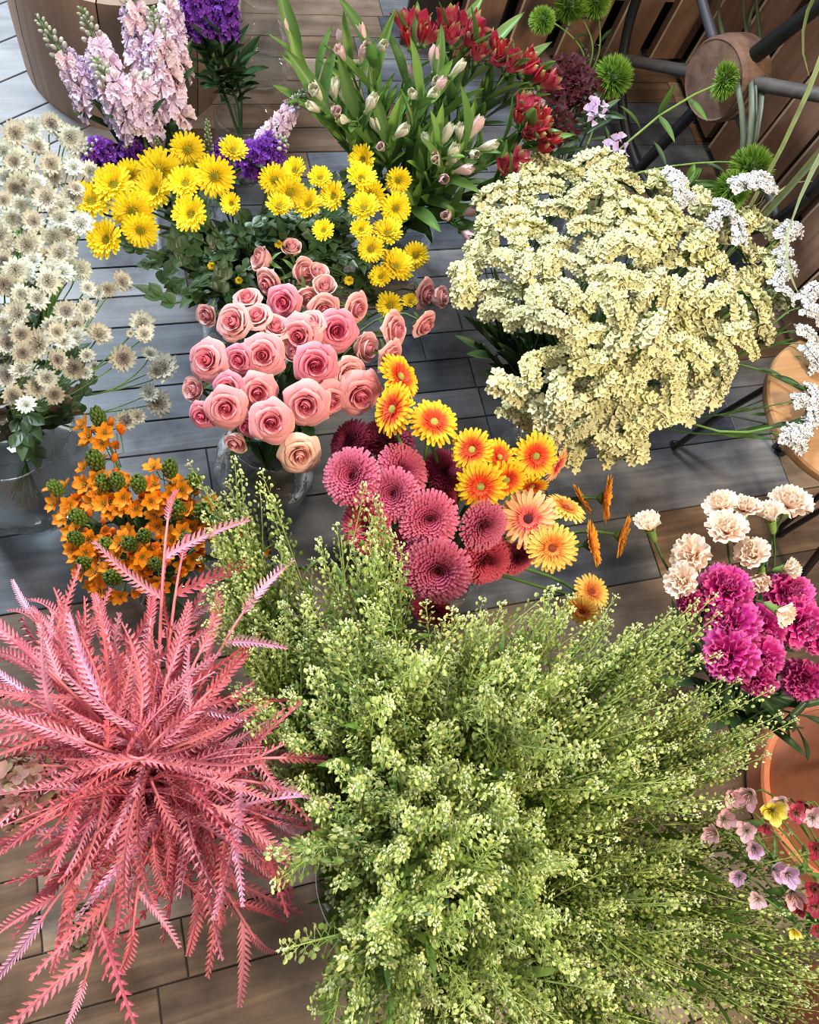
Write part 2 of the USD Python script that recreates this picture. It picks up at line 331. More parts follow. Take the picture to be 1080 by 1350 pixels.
# wooden tub upper left
tub = thing('wooden_tub', 'round brown wooden tub standing behind the pale lilac stock flowers', 'tub', (0.05, 1.80, 0))
for k in range(7):
    a0, a1 = k/7*2*np.pi+0.006, (k+1)/7*2*np.pi-0.006; v = []
    n = 9
    for r, z in ((0.215, 0.0), (0.232, 0.0), (0.236, 0.15), (0.232, 0.33), (0.215, 0.33)):
        for t in np.linspace(a0, a1, n): v.append((0.05+r*math.cos(t), 1.80+r*math.sin(t), z))
    f = np.vstack([grid(4, n-1), [[4*n+i, 4*n+i+1, i+1, i] for i in range(n-1)]])
    MB().add((np.array(v), f[:, ::-1]), (0, 0, 0)).build('stave', TUB, tub, smooth=False)
MB().add(lathe([(0, 0.01), (0.215, 0.01), (0.215, 0.27), (0, 0.275)], 32), (0, 0, 0), trans(0.05, 1.80, 0)).build('filling', DARK, tub, smooth=False)

# round wooden stool at the right
SC, SR = at(1118, 540, 0.45)[:2], 0.158
stool = thing('round_stool', 'round wooden stool with thin black metal legs beside the white flowers', 'stool', (*SC, 0))
MB().add(lathe([(0, 0.42), (SR-0.012, 0.42), (SR-0.003, 0.425), (SR, 0.432), (SR, 0.443), (SR-0.003, 0.448), (SR-0.01, 0.45), (0, 0.45)], 64), (0, 0, 0), trans(*SC, 0)).build('seat', STOOLWOOD, stool, smooth=30)
feet = [at(885, 585)[:2], at(1030, 706)[:2]]
g = nrm(np.append(SC-feet[0], 0))[:2]
feet.append(SC + np.array([0.22, 0.10])); feet.append(SC + np.array([0.12, -0.24]))
for ft in feet:
    ft = np.array(ft); d = SC-ft; dist = np.linalg.norm(d); d /= dist; s = np.array([-d[1], d[0]])
    for e in (-1, 1):
        top = ft + d*max(dist-SR*0.72, 0.05) + s*e*0.055
        MB().add(tube([(*ft, 0.006), (*(ft+d*0.012+s*e*0.012), 0.012), (*((ft+top)/2), 0.215), (*top, 0.42)], 0.0062, 8), (0, 0, 0)).build('leg', IRON, stool)

# ------------------------------------------------------------------ prototypes of blooms and sprays
G1, G2, G3 = (0.055, 0.11, 0.03), (0.10, 0.20, 0.045), (0.22, 0.36, 0.09)      # dark, mid and light green
def P(name): return '/World/prototypes/' + name

def rose(name, openness, c_in, c_out, c_rim, seed):
    p = proto(name); r = random.Random(seed); k = 0
    layers = [(0.06, 2, 1.02, 0.0), (0.13, 2, 1.04, 0.0), (0.23, 3, 1.03, 0.05), (0.36, 3, 1.0, 0.14), (0.52, 4, 0.93, 0.34), (0.72, 5, 0.80, 0.62)]
    if openness < 0.4: layers = layers[:5]
    nl = len(layers)
    for li, (R, n, Hh, fl) in enumerate(layers):
        fl = fl*openness*1.3
        for j in range(n):
            a0 = j/n*2*np.pi + li*1.3 + r.uniform(-.25, .25); span = (2*np.pi/n)*(0.80 if li > 1 else 0.95); tw = r.uniform(.05, .12); hj = r.uniform(-.04, .04)
            nu, nv = 8, 10; vs, cs = [], []
            for i in range(nu+1):
                t = i/nu
                for q in range(nv+1):
                    s = q/nv*2-1
                    wd = span*(0.35+0.65*math.sin(min(t*1.3, 1)*np.pi/2))*(1-0.42*(max(t-0.72, 0)/0.28)**2*abs(s)**1.2)
                    belly = R*(0.30+0.70*math.sin(min(t*1.45, 1.0)*np.pi/2)) * (1 - 0.22*(li < 3)*max(t-0.5, 0)/0.5)
                    k = max(t-0.60, 0)/0.4
                    roll = fl*0.42*k**1.3 + (0.05 if li > 2 else 0.0)*k**2
                    rad = belly + roll + tw*s*(0.5+0.2*li)*0.6 + (0.05*fl)*math.sin(s*5+j*2+li)*k
                    z = (Hh+hj)*(t-0.10*k*abs(s)**2.5)*0.92 - fl*0.62*k**2.1 - 0.05*(li > 3)*k**4 + 0.02*math.sin(s*4+j+li)*k
                    an = a0 + wd*s
                    vs.append((rad*math.cos(an), rad*math.sin(an), z))
                    c = lerp(c_in, c_out, np.array(min(1, li/(nl-1)*0.9+0.25*k)))
                    c = lerp(c, c_rim, np.array(min(1, 0.8*max(t-0.86, 0)/0.14*(li > 2) + (0.45*(1-t) if li > 3 else 0))))
                    cs.append(c)
            MB().add((np.array(vs), grid(nu, nv)), np.array(cs)).build('petal', PETAL, p)
    MB().add(lathe([(0.05, 0.3), (0.05, 0.7), (0.03, 0.8), (0.0, 0.82)], 8), c_in).build('heart', PETAL, p)
    mb = MB()
    for j in range(5):
        mb.add(petal(0.75, 0.22, 4, 2, 0.35, 0.2, -0.35), G2, rotz(j*1.257) @ trans(0.06, 0, -0.02) @ roty(0.1))
    mb.add(ball(0.16), G2, trans(0, 0, -0.06)); mb.build('sepals', LEAF, p)
PK = dict(pink=((0.80, 0.13, 0.24), (0.82, 0.30, 0.34), (0.86, 0.52, 0.46)), pale=((0.82, 0.22, 0.32), (0.84, 0.40, 0.40), (0.88, 0.60, 0.50)), deep=((0.76, 0.08, 0.22), (0.80, 0.22, 0.32), (0.85, 0.44, 0.43)), peach=((0.86, 0.36, 0.30), (0.90, 0.53, 0.42), (0.92, 0.68, 0.54)))
rose('rose_open', 1.0, *PK['pink'], 1); rose('rose_open_deep', 0.85, *PK['deep'], 2); rose('rose_half', 0.6, *PK['pale'], 3); rose('rose_bud', 0.35, (0.86, 0.34, 0.40), (0.88, 0.50, 0.48), (0.90, 0.66, 0.56), 4); rose('rose_peach', 0.9, *PK['peach'], 5)

def ringed(mb, n, r0, L, Wd, tilt, z0, cs, nu=4, nv=2, jit=0.06, r=None, **k):
    for j in range(n):
        g = r.uniform
        mb.add(petal(L*(1+g(-jit, jit)), Wd, nu, nv, seed=j, **k), pcol(nu, nv, cs), rotz((j+g(-.25, .25))/n*2*np.pi) @ trans(r0, 0, z0) @ roty(-tilt+g(-jit, jit)) @ rotx(g(-.15, .15)))
def gerbera(name, base, mid, tipc, inner, disc, seed, cupped=0.0):
    p = proto(name); r = random.Random(seed)
    st = [(0, base), (0.45, mid), (0.8, tipc), (1, tipc)]
    mb = MB()
    ringed(mb, 26, 0.16, 0.86, 0.20, 0.06+cupped, 0.0, st, 6, 2, 0.06, r, shape=0.72, cup=0.22, curl=-0.10, tip=0.45)
    ringed(mb, 24, 0.16, 0.72, 0.19, 0.22+cupped, 0.02, st, 6, 2, 0.06, r, shape=0.7, cup=0.22, curl=-0.10, tip=0.45)
    mb.build('petals', PETAL, p)
    mb = MB(); st2 = [(0, inner), (0.6, inner), (1, mid)]
    ringed(mb, 30, 0.14, 0.42, 0.085, 0.40, 0.03, st2, 4, 2, 0.12, r, shape=0.6, cup=0.2, curl=-0.1, tip=0.3)
    ringed(mb, 30, 0.12, 0.26, 0.06, 0.65, 0.04, st2, 3, 2, 0.12, r, shape=0.6, cup=0.2, curl=0.1, tip=0.3)
    mb.build('inner_petals', PETAL, p)
    mb = MB(); v, f = ball(0.16, 2); mb.add((v*[1, 1, 0.55], f), disc, trans(0, 0, 0.05))
    for q in range(60):
        a, d = q*2.39996, 0.155*math.sqrt((q+.5)/60); mb.add(ball(0.02, 0), np.array(disc)*1.15, trans(d*math.cos(a), d*math.sin(a), 0.05+0.09*math.sqrt(max(0, 1-(d/0.165)**2))))
    mb.build('disc', PETAL, p)
    mb = MB(); mb.add(lathe([(0.0, -0.26), (0.05, -0.25), (0.14, -0.2), (0.24, -0.08), (0.26, -0.02)], 16), G2)
    for q in range(20): mb.add(petal(0.3, 0.07, 3, 2, 0.4, 0.1, 0.1), G1, rotz(q/20*2*np.pi) @ trans(0.1, 0, -0.21) @ roty(-0.75))
    mb.build('sepals', LEAF, p)
gerbera('gerbera_fire', (0.80, 0.07, 0.02), (0.85, 0.19, 0.015), (0.90, 0.56, 0.02), (0.75, 0.05, 0.02), (0.52, 0.5, 0.10), 11)
gerbera('gerbera_peach', (0.84, 0.20, 0.13), (0.88, 0.37, 0.15), (0.90, 0.47, 0.22), (0.82, 0.12, 0.12), (0.12, 0.02, 0.02), 12)
gerbera('gerbera_gold', (0.84, 0.22, 0.05), (0.90, 0.45, 0.07), (0.92, 0.62, 0.13), (0.84, 0.22, 0.05), (0.35, 0.08, 0.03), 13)
gerbera('gerbera_amber', (0.78, 0.24, 0.03), (0.84, 0.34, 0.03), (0.88, 0.44, 0.05), (0.78, 0.2, 0.03), (0.4, 0.2, 0.05), 14, 0.25)

def mum(name, dark, mid, tipc, seed):
    p = proto(name); r = random.Random(seed); mb = MB()
    for k in range(12):
        t = k/11; n = int(12+32*t); L = 0.16+0.70*t; tilt = 1.35-1.20*t**0.8
        ringed(mb, n, 0.04+0.12*t, L, 0.125, tilt, 0.12-0.08*t, [(0, dark), (0.35, dark), (0.7, lerp(dark, mid, np.array(0.35+0.65*t))), (1, lerp(mid, tipc, np.array(0.2+0.8*t)))], 5, 2, 0.05, r, shape=0.75, cup=0.32, curl=0.20-0.30*t, tip=0.72)
    mb.build('petals', PETAL, p)
    MB().add(lathe([(0.0, -0.16), (0.12, -0.14), (0.26, -0.02), (0.2, 0.02)], 14), G1).build('sepals', LEAF, p)
mum('mum_rose', (0.26, 0.012, 0.055), (0.50, 0.05, 0.13), (0.70, 0.20, 0.30), 21); mum('mum_dark', (0.10, 0.004, 0.02), (0.20, 0.008, 0.04), (0.32, 0.03, 0.07), 22); mum('mum_red', (0.34, 0.012, 0.04), (0.56, 0.05, 0.10), (0.68, 0.12, 0.18), 23)

def santini(name, cup, seed):
    p = proto(name); r = random.Random(seed); Y = [(0, (0.80, 0.50, 0.01)), (0.5, (0.92, 0.70, 0.01)), (1, (0.93, 0.75, 0.03))]
    mb = MB()
    ringed(mb, 24, 0.16, 0.86, 0.20, cup, 0.0, Y, 4, 2, 0.06, r, shape=0.72, cup=0.18, curl=-0.08, tip=0.5)
    ringed(mb, 22, 0.15, 0.78, 0.20, cup+0.22, 0.03, Y, 4, 2, 0.06, r, shape=0.72, cup=0.18, curl=-0.05, tip=0.5)
    ringed(mb, 18, 0.14, 0.58, 0.17, cup+0.42, 0.05, Y, 4, 2, 0.08, r, shape=0.72, cup=0.2, curl=0.0, tip=0.4)
    mb.build('petals', PETAL, p)
    mb = MB(); v, f = ball(0.23, 2); mb.add((v*[1, 1, 0.5], f), (0.28, 0.27, 0.012), trans(0, 0, 0.08))
    for q in range(40):
        a, d = q*2.39996, 0.21*math.sqrt((q+.5)/40); mb.add(ball(0.03, 0), (0.34, 0.36, 0.02) if q < 22 else (0.72, 0.55, 0.02), trans(d*math.cos(a), d*math.sin(a), 0.09+0.11*math.sqrt(max(0, 1-(d/0.24)**2))))
    mb.build('disc', PETAL, p)
    MB().add(lathe([(0.0, -0.2), (0.05, -0.19), (0.2, -0.08), (0.28, 0.02)], 12), G2).build('sepals', LEAF, p)
santini('santini_flat', 0.15, 31); santini('santini_cup', 0.5, 32)

def ruffled(name, nl, per, tilt0, tilt1, L0, L1, cin, cout, cedge, seed, wave=0.09, wd=0.75, calyx=True):
    p = proto(name); r = random.Random(seed); mb = MB(); nu, nv = 5, 8
    for k in range(nl):
        t = k/max(nl-1, 1); n = max(3, int(per*(0.55+0.45*t)))
        for j in range(n):
            L = (L0+(L1-L0)*t)*r.uniform(0.9, 1.08); w = L*wd*r.uniform(0.9, 1.15)
            u = np.linspace(0, 1, nu+1); s = np.linspace(-1, 1, nv+1)
            W_ = 0.10+0.90*u**0.9; x = (u[:, None]*(1-0.10*np.abs(s[None, :])**2 + 0.05*((np.arange(nv+1) % 2)[None, :]*2-1)*(u[:, None] > 0.95)))*L
            y = W_[:, None]*s[None, :]*w/2
            ph = r.uniform(0, 6); z = wave*L*u[:, None]**1.5*(np.sin(s[None, :]*6.5+ph) + 0.6*np.sin(s[None, :]*12+2*ph)) + (0.25*(1-t)-0.12*t)*L*u[:, None]**2
            v = np.stack([x, y, z+0*x], -1).reshape(-1, 3)
            c = pcol(nu, nv, [(0, cin), (0.6, cout), (0.9, cout), (1, cedge)])
            ti = tilt0+(tilt1-tilt0)*t+r.uniform(-.12, .12)
            mb.add((v, grid(nu, nv)), c, rotz((j+r.uniform(-.3, .3))/n*2*np.pi+k*0.7) @ trans(0.03+0.05*t, 0, 0) @ roty(-ti) @ rotx(r.uniform(-.3, .3)))
    mb.build('petals', PETAL, p)
    if calyx:
        mb = MB().add(lathe([(0.0, -0.85), (0.09, -0.83), (0.17, -0.7), (0.21, -0.4), (0.24, -0.05), (0.30, 0.08), (0.2, 0.08)], 10), G3)
        for j in range(5): mb.add(petal(0.3, 0.24, 3, 2, 0.35, 0.1, 0.1), G3, rotz(j*1.257) @ trans(0.24, 0, -0.08) @ roty(-1.1))
        mb.build('calyx', LEAF, p)
ruffled('carnation_magenta', 6, 9, 1.4, 0.1, 0.75, 1.0, (0.30, 0.005, 0.10), (0.62, 0.02, 0.26), (0.78, 0.16, 0.44), 41, 0.10)
ruffled('carnation_peach', 5, 6, 1.45, 0.62, 0.8, 1.0, (0.92, 0.56, 0.40), (0.95, 0.76, 0.62), (0.96, 0.82, 0.70), 42, 0.07, 0.95)
ruffled('carnation_peach_bud', 4, 5, 1.5, 1.0, 0.9, 1.0, (0.91, 0.64, 0.46), (0.93, 0.78, 0.64), (0.94, 0.83, 0.72), 43, 0.05, 0.8)
ruffled('stock_lilac', 3, 5, 1.15, 0.15, 0.55, 1.0, (0.70, 0.48, 0.56), (0.74, 0.58, 0.76), (0.82, 0.72, 0.86), 44, 0.10, 1.0, False)
ruffled('stock_blush', 3, 5, 1.15, 0.15, 0.55, 1.0, (0.78, 0.46, 0.50), (0.80, 0.60, 0.66), (0.86, 0.74, 0.78), 45, 0.10, 1.0, False)
ruffled('stock_purple', 3, 5, 1.15, 0.15, 0.55, 1.0, (0.10, 0.015, 0.22), (0.15, 0.025, 0.36), (0.27, 0.08, 0.50), 46, 0.10, 1.0, False)
ruffled('sweet_william_dark', 1, 5, 0.25, 0.25, 1.0, 1.0, (0.12, 0.006, 0.02), (0.05, 0.003, 0.010), (0.08, 0.006, 0.02), 47, 0.05, 1.15, False)
ruffled('dianthus_lilac', 1, 5, 0.25, 0.25, 1.0, 1.0, (0.50, 0.30, 0.62), (0.66, 0.50, 0.80), (0.78, 0.70, 0.88), 48, 0.05, 1.15, False)

def astrantia(name, bract, pin, seed, tipg=(0.55, 0.62, 0.42)):
    p = proto(name); r = random.Random(seed); mb = MB(); B = [(0, bract), (0.7, bract), (1, tipg)]
    ringed(mb, 15, 0.10, 0.90, 0.30, 0.25, 0.0, B, 5, 2, 0.08, r, shape=0.6, cup=0.12, curl=0.03)
    ringed(mb, 14, 0.10, 0.82, 0.28, 0.45, 0.02, B, 5, 2, 0.08, r, shape=0.6, cup=0.12, curl=0.03)
    mb.build('bracts', PAPER, p)
    mb = MB()
    for q in range(46):
        a, d = q*2.39996, math.sqrt((q+.5)/46); el = d*1.25; dr = np.array([math.sin(el)*math.cos(a), math.sin(el)*math.sin(a), math.cos(el)])
        L = 0.52*r.uniform(.85, 1.1); mb.add(tube([(0, 0, 0.02), dr*L], [0.012, 0.010], 3), pin); mb.add(ball(0.042, 0), np.array(pin)*r.choice([0.55, 1.05, 1.1, 0.8]), trans(*(dr*L)))
    mb.build('florets', PAPER, p)
astrantia('astrantia_white', (0.81, 0.83, 0.78), (0.54, 0.55, 0.46), 51); astrantia('astrantia_cream', (0.70, 0.67, 0.57), (0.48, 0.43, 0.34), 52, (0.55, 0.5, 0.36)); astrantia('astrantia_dusky', (0.62, 0.56, 0.48), (0.34, 0.29, 0.26), 53)

def statice(name, seed, cols, n=36, L=1.0):
    """A one-sided comb of papery cups along +x, opening towards +z."""
    p = proto(name); r = random.Random(seed); mb = MB(); gb = MB()
    bend = r.uniform(-.5, .5)
    for q in range(n):
        t = (q//3+r.uniform(0, 0.7))/(n//3); lane = (q % 3)-1
        x = (t-0.5)*L; y = lane*0.16+r.uniform(-.05, .05)+bend*0.35*(t-0.5)**2*4*0.5; z = 0.09*r.random()-0.10*abs(lane)-0.16*(2*t-1)**2
        n_ = nrm((r.uniform(-.35, .35)+(t-.5)*0.9, lane*0.75+r.uniform(-.3, .3), 1)); s = r.uniform(0.12, 0.165)
        k = 10; a = np.arange(k)/k*2*np.pi
        rr = np.where(np.arange(k) % 2, 1.0, 0.88)
        v = np.vstack([[[0, 0, 0.15]], np.stack([0.5*np.cos(a), 0.5*np.sin(a), 0*a+0.45], -1), np.stack([rr*np.cos(a), rr*np.sin(a), 0.62+0.16*(np.arange(k) % 2)], -1), [[0, 0, -0.7]]])
        f = []
        for i in range(k):
            j = (i+1) % k; f += [[0, 1+i, 1+j], [1+i, 11+i, 11+j], [1+i, 11+j, 1+j]]
            if i % 2 == 0: f += [[21, 11+(i+2) % k, 11+i]]
        c0, c1 = cols; c = np.vstack([[c1], np.repeat([lerp(c1, c0, np.array(.6))], k, 0), np.repeat([c0], k, 0), [G3]])
        mb.add((v, np.array(f)), c*r.uniform(0.9, 1.05), frame(n_, (1, 0, 0), (x, y, z), s))
    mb.build('florets', PAPER, p)
    xs = np.linspace(-0.55*L, 0.5*L, 7); sp = [(x, bend*0.35*(x/L)**2*2, -0.20-0.16*(2*x/L)**2) for x in xs]
    gb.add(tube(sp, 0.03, 5), G2)
    for q in range(16):
        x = r.uniform(-.5, .5)*L; gb.add(petal(0.16, 0.06, 2, 2, 0.4, 0.1, 0.0), G2, trans(x, r.uniform(-.12, .12), -0.17-0.16*(2*x/L)**2) @ rotz(r.uniform(0, 6)) @ roty(-0.8))
    gb.build('stalk', STEM, p)
CRM = ((0.85, 0.83, 0.54), (0.77, 0.71, 0.36))
for k in range(4): statice(f'statice_cream_{"abcd"[k]}', 60+k, (np.array(CRM[0])*[1, 1, 1-0.045*k], CRM[1]))
for k in range(2): statice(f'statice_white_{"ab"[k]}', 66+k, ((0.86, 0.86, 0.88), (0.76, 0.76, 0.76)))

def star_flower(name, seed, up=0.0, dk=1.0):
    p = proto(name); r = random.Random(seed); mb = MB()
    O = [(0, (0.55, 0.16*dk, 0.0)), (0.4, (0.80, 0.27*dk, 0.005)), (1, (0.84, 0.31*dk, 0.01))]
    for j in range(6): mb.add(petal(0.95*r.uniform(.93, 1.05), 0.56, 5, 4, 0.5, 0.16, 0.08), pcol(5, 4, O), rotz(j*np.pi/3+r.uniform(-.1, .1)) @ trans(0.05, 0, 0.02*(j % 2)) @ roty(-0.42-up-0.12*(j % 2)))
    mb.build('petals', PETAL, p)
    mb = MB().add(ball(0.13), (0.16, 0.14, 0.02), trans(0, 0, 0.14))
    for j in range(6):
        a = j*np.pi/3; mb.add(tube([(0.04*math.cos(a), 0.04*math.sin(a), 0.05), (0.22*math.cos(a), 0.22*math.sin(a), 0.32)], [0.03, 0.02], 4), (0.75, 0.38, 0.03)); mb.add(ball(0.05, 0), (0.45, 0.30, 0.03), trans(0.22*math.cos(a), 0.22*math.sin(a), 0.33))
    mb.build('stamens', PETAL, p)
star_flower('star_flower', 71); star_flower('star_cup', 72, 0.55, 0.78)
p = proto('orange_bud'); MB().add((ball(1, 2)[0]*[0.42, 0.42, 0.75], ball(1, 2)[1]), (0.76, 0.19, 0.01)).build('petals', PETAL, p)
p = proto('bud_cone'); mb = MB(); r = random.Random(5)
for q in range(48):
    t = (q+.5)/48; a = q*2.39996; rad = 0.52*math.sin(np.pi*(0.12+0.80*t)*0.98)**0.8; z = 1.5*t-0.5
    mb.add((ball(1, 1)[0]*[0.15, 0.15, 0.24], ball(1, 1)[1]), (0.085+0.03*r.random(), 0.13+0.05*r.random(), 0.02), trans(rad*math.cos(a), rad*math.sin(a), z) @ rotz(a) @ roty(0.9-1.0*t))
mb.add((ball(1, 1)[0]*[0.45, 0.45, 0.7], ball(1, 1)[1]), G1, trans(0, 0, 0.15)); mb.build('buds', LEAF, p)

p = proto('trick_ball'); mb = MB(); r = random.Random(6)
for q in range(1000):
    z = 1-2*(q+.5)/1000
    if z < -0.75: continue
    a = q*2.39996; d = nrm((math.sqrt(1-z*z)*math.cos(a)+r.uniform(-.2, .2), math.sqrt(1-z*z)*math.sin(a)+r.uniform(-.2, .2), z+r.uniform(-.2, .2)))
    mb.add(petal(0.55*r.uniform(.85, 1.08), 0.06, 3, 2, 0.35, 0.1, -0.1), pcol(3, 2, [(0, (0.06, 0.14, 0.01)), (1, (0.26, 0.46, 0.06))]), frame(np.cross(d, nrm((r.random(), r.random(), r.random()))), d, d*0.42))
mb.add(ball(0.5, 2), (0.05, 0.11, 0.01)); mb.build('bristles', LEAF, p)

def alstro(name, c_in, c_out, closed, seed):
    p = proto(name); r = random.Random(seed)
    for j in range(6):
        MB().add(petal(1.0, 0.46 if j % 2 else 0.36, 6, 4, 0.62, 0.22, 0.26 if closed else 0.12), pcol(6, 4, [(0, (0.5, 0.55, 0.25)), (0.25, c_in), (0.75, c_out), (1, c_out if j % 2 else (0.35, 0.42, 0.15))]), rotz(j*np.pi/3+r.uniform(-.15, .15)) @ trans(0.05, 0, 0) @ roty(-(1.22 if closed else 1.0)+r.uniform(-.08, .08)+0.06*(j % 2))).build('petal', PETAL, p)
    mb = MB().add(ball(0.13), G2, trans(0, 0, -0.06))
    if not closed:
        for j in range(6): mb.add(tube([(0, 0, 0), (0.1*math.cos(j), 0.1*math.sin(j), 0.5), (0.16*math.cos(j), 0.16*math.sin(j), 0.85)], 0.016, 3), c_in)
    mb.build('receptacle', LEAF, p)
alstro('alstro_red', (0.52, 0.08, 0.11), (0.34, 0.014, 0.045), False, 81); alstro('alstro_red_bud', (0.50, 0.03, 0.05), (0.42, 0.012, 0.03), True, 82)
alstro('alstro_white_bud', (0.66, 0.66, 0.46), (0.80, 0.76, 0.64), True, 83); alstro('alstro_pink_bud', (0.72, 0.60, 0.50), (0.80, 0.52, 0.56), True, 84); alstro('alstro_pink', (0.85, 0.66, 0.64), (0.86, 0.50, 0.60), False, 85)
alstro('freesia_yellow', (0.80, 0.60, 0.06), (0.86, 0.76, 0.18), False, 86)

alstro('alstro_rose', (0.75, 0.22, 0.26), (0.70, 0.07, 0.17), False, 87); alstro('alstro_mauve', (0.72, 0.50, 0.66), (0.74, 0.46, 0.68), False, 88)
def leaf_proto(name, shape, Wd, c0, c1, curl, fold=0.25, nu=8):
    p = proto(name); MB().add(petal(1.0, Wd, nu, 4, shape, fold, curl), pcol(nu, 4, [(0, c0), (1, c1)])).build('blade', LEAF, p)
leaf_proto('lance_leaf', 0.42, 0.22, (0.06, 0.13, 0.03), (0.13, 0.25, 0.05), -0.15); leaf_proto('lance_leaf_light', 0.42, 0.20, (0.14, 0.26, 0.05), (0.24, 0.42, 0.09), -0.05)
leaf_proto('round_leaf', 0.45, 0.52, (0.025, 0.055, 0.018), (0.035, 0.075, 0.022), -0.2); leaf_proto('dark_lance', 0.5, 0.20, (0.03, 0.065, 0.025), (0.045, 0.10, 0.035), -0.15)
for nm_, cl_ in (('lobed_leaf', (0.035, 0.075, 0.022)), ('brown_lobed_leaf', (0.07, 0.05, 0.025))):
  p = proto(nm_); mb = MB()
  for a, L in ((0, 1.0), (0.55, 0.62), (-0.55, 0.62), (0.62, 0.5), (-0.62, 0.5)):
    mb.add(petal(L*(0.7 if a else 1), 0.30, 4, 2, 0.5, 0.15, -0.15), cl_, trans(0.0 if abs(a) > .6 else (0.32 if a else 0), 0, 0) @ rotz(a))
  mb.build('blade', LEAF, p)

# dyed fern-like leaf: a midrib with pointed teeth on both sides, slightly folded upwards
def toothed(name, seed, n=15, bend=0.25, Wd=0.078, up=(0.72, 0.24, 0.30), side=0.0):
    p = proto(name); r = random.Random(seed); vs, fs, cs = [], [], []; k = 0
    ax = lambda t: np.array([t, side*t*t, -bend*t*t])
    def quad(a, b, c, d, col):
        nonlocal k
        vs.extend([a, b, c, d]); fs.extend([[k, k+1, k+2], [k, k+2, k+3]]); cs.extend([col]*4); k += 4
    for i in range(n):
        t0, t1 = i/n, (i+1)/n; A, B = ax(t0), ax(t1); hw = 0.020*(1-0.5*t0); yv = np.array([0, hw, 0.004])
        quad(A-yv, B-yv, B+[0, 0, -0.006], A+[0, 0, -0.006], up); quad(A+[0, 0, -0.006], B+[0, 0, -0.006], B+yv, A+yv, up)
        L = Wd*(0.55+0.6*math.sin(np.pi*min(t0+0.15, 1)**0.8))*(1.0 if t0 < 0.9 else 0.7)
        for s in (-1, 1):
            l = L*r.uniform(0.85, 1.1); C = ax(t0+0.012) if s < 0 else ax(t0+0.03)
            d = nrm((1.05, s*1.0, 0.42+r.uniform(-.12, .12))); w = 0.60/n
            a, b = C+[0, s*hw*0.8, 0.003], C+[w, s*hw*0.8, 0.003]; m1 = C+[w*0.62, s*hw*0.8, 0]+d*l*0.5
            tip = C+[w*0.5, s*hw, 0]+d*l+np.array([l*0.22, 0, 0.0]); mid = (a+b)/2+d*l*0.45+[0, 0, -0.008]
            e1, e2 = a+d*l*0.52+[-w*0.05, 0, 0.006], b+d*l*0.52+[w*0.12, 0, 0.006]
            for tri in ((a, mid, e1), (a, b, mid), (b, e2, mid), (e1, mid, tip), (mid, e2, tip)):
                vs.extend(tri); fs.append([k, k+1, k+2]); cs.extend([up]*3); k += 3
    v, c = np.array(vs), np.array(cs, float)
    MB().add((v, np.array(fs)), c).build('blade', PINKLEAF, p, smooth=False)
toothed('toothed_a', 91); toothed('toothed_b', 92, 14, 0.45, 0.082, (0.66, 0.18, 0.22), 0.1); toothed('toothed_c', 93, 16, 0.08, 0.074, (0.80, 0.36, 0.50), -0.12); toothed('toothed_d', 94, 13, 0.6, 0.082, (0.56, 0.11, 0.15), -0.1)

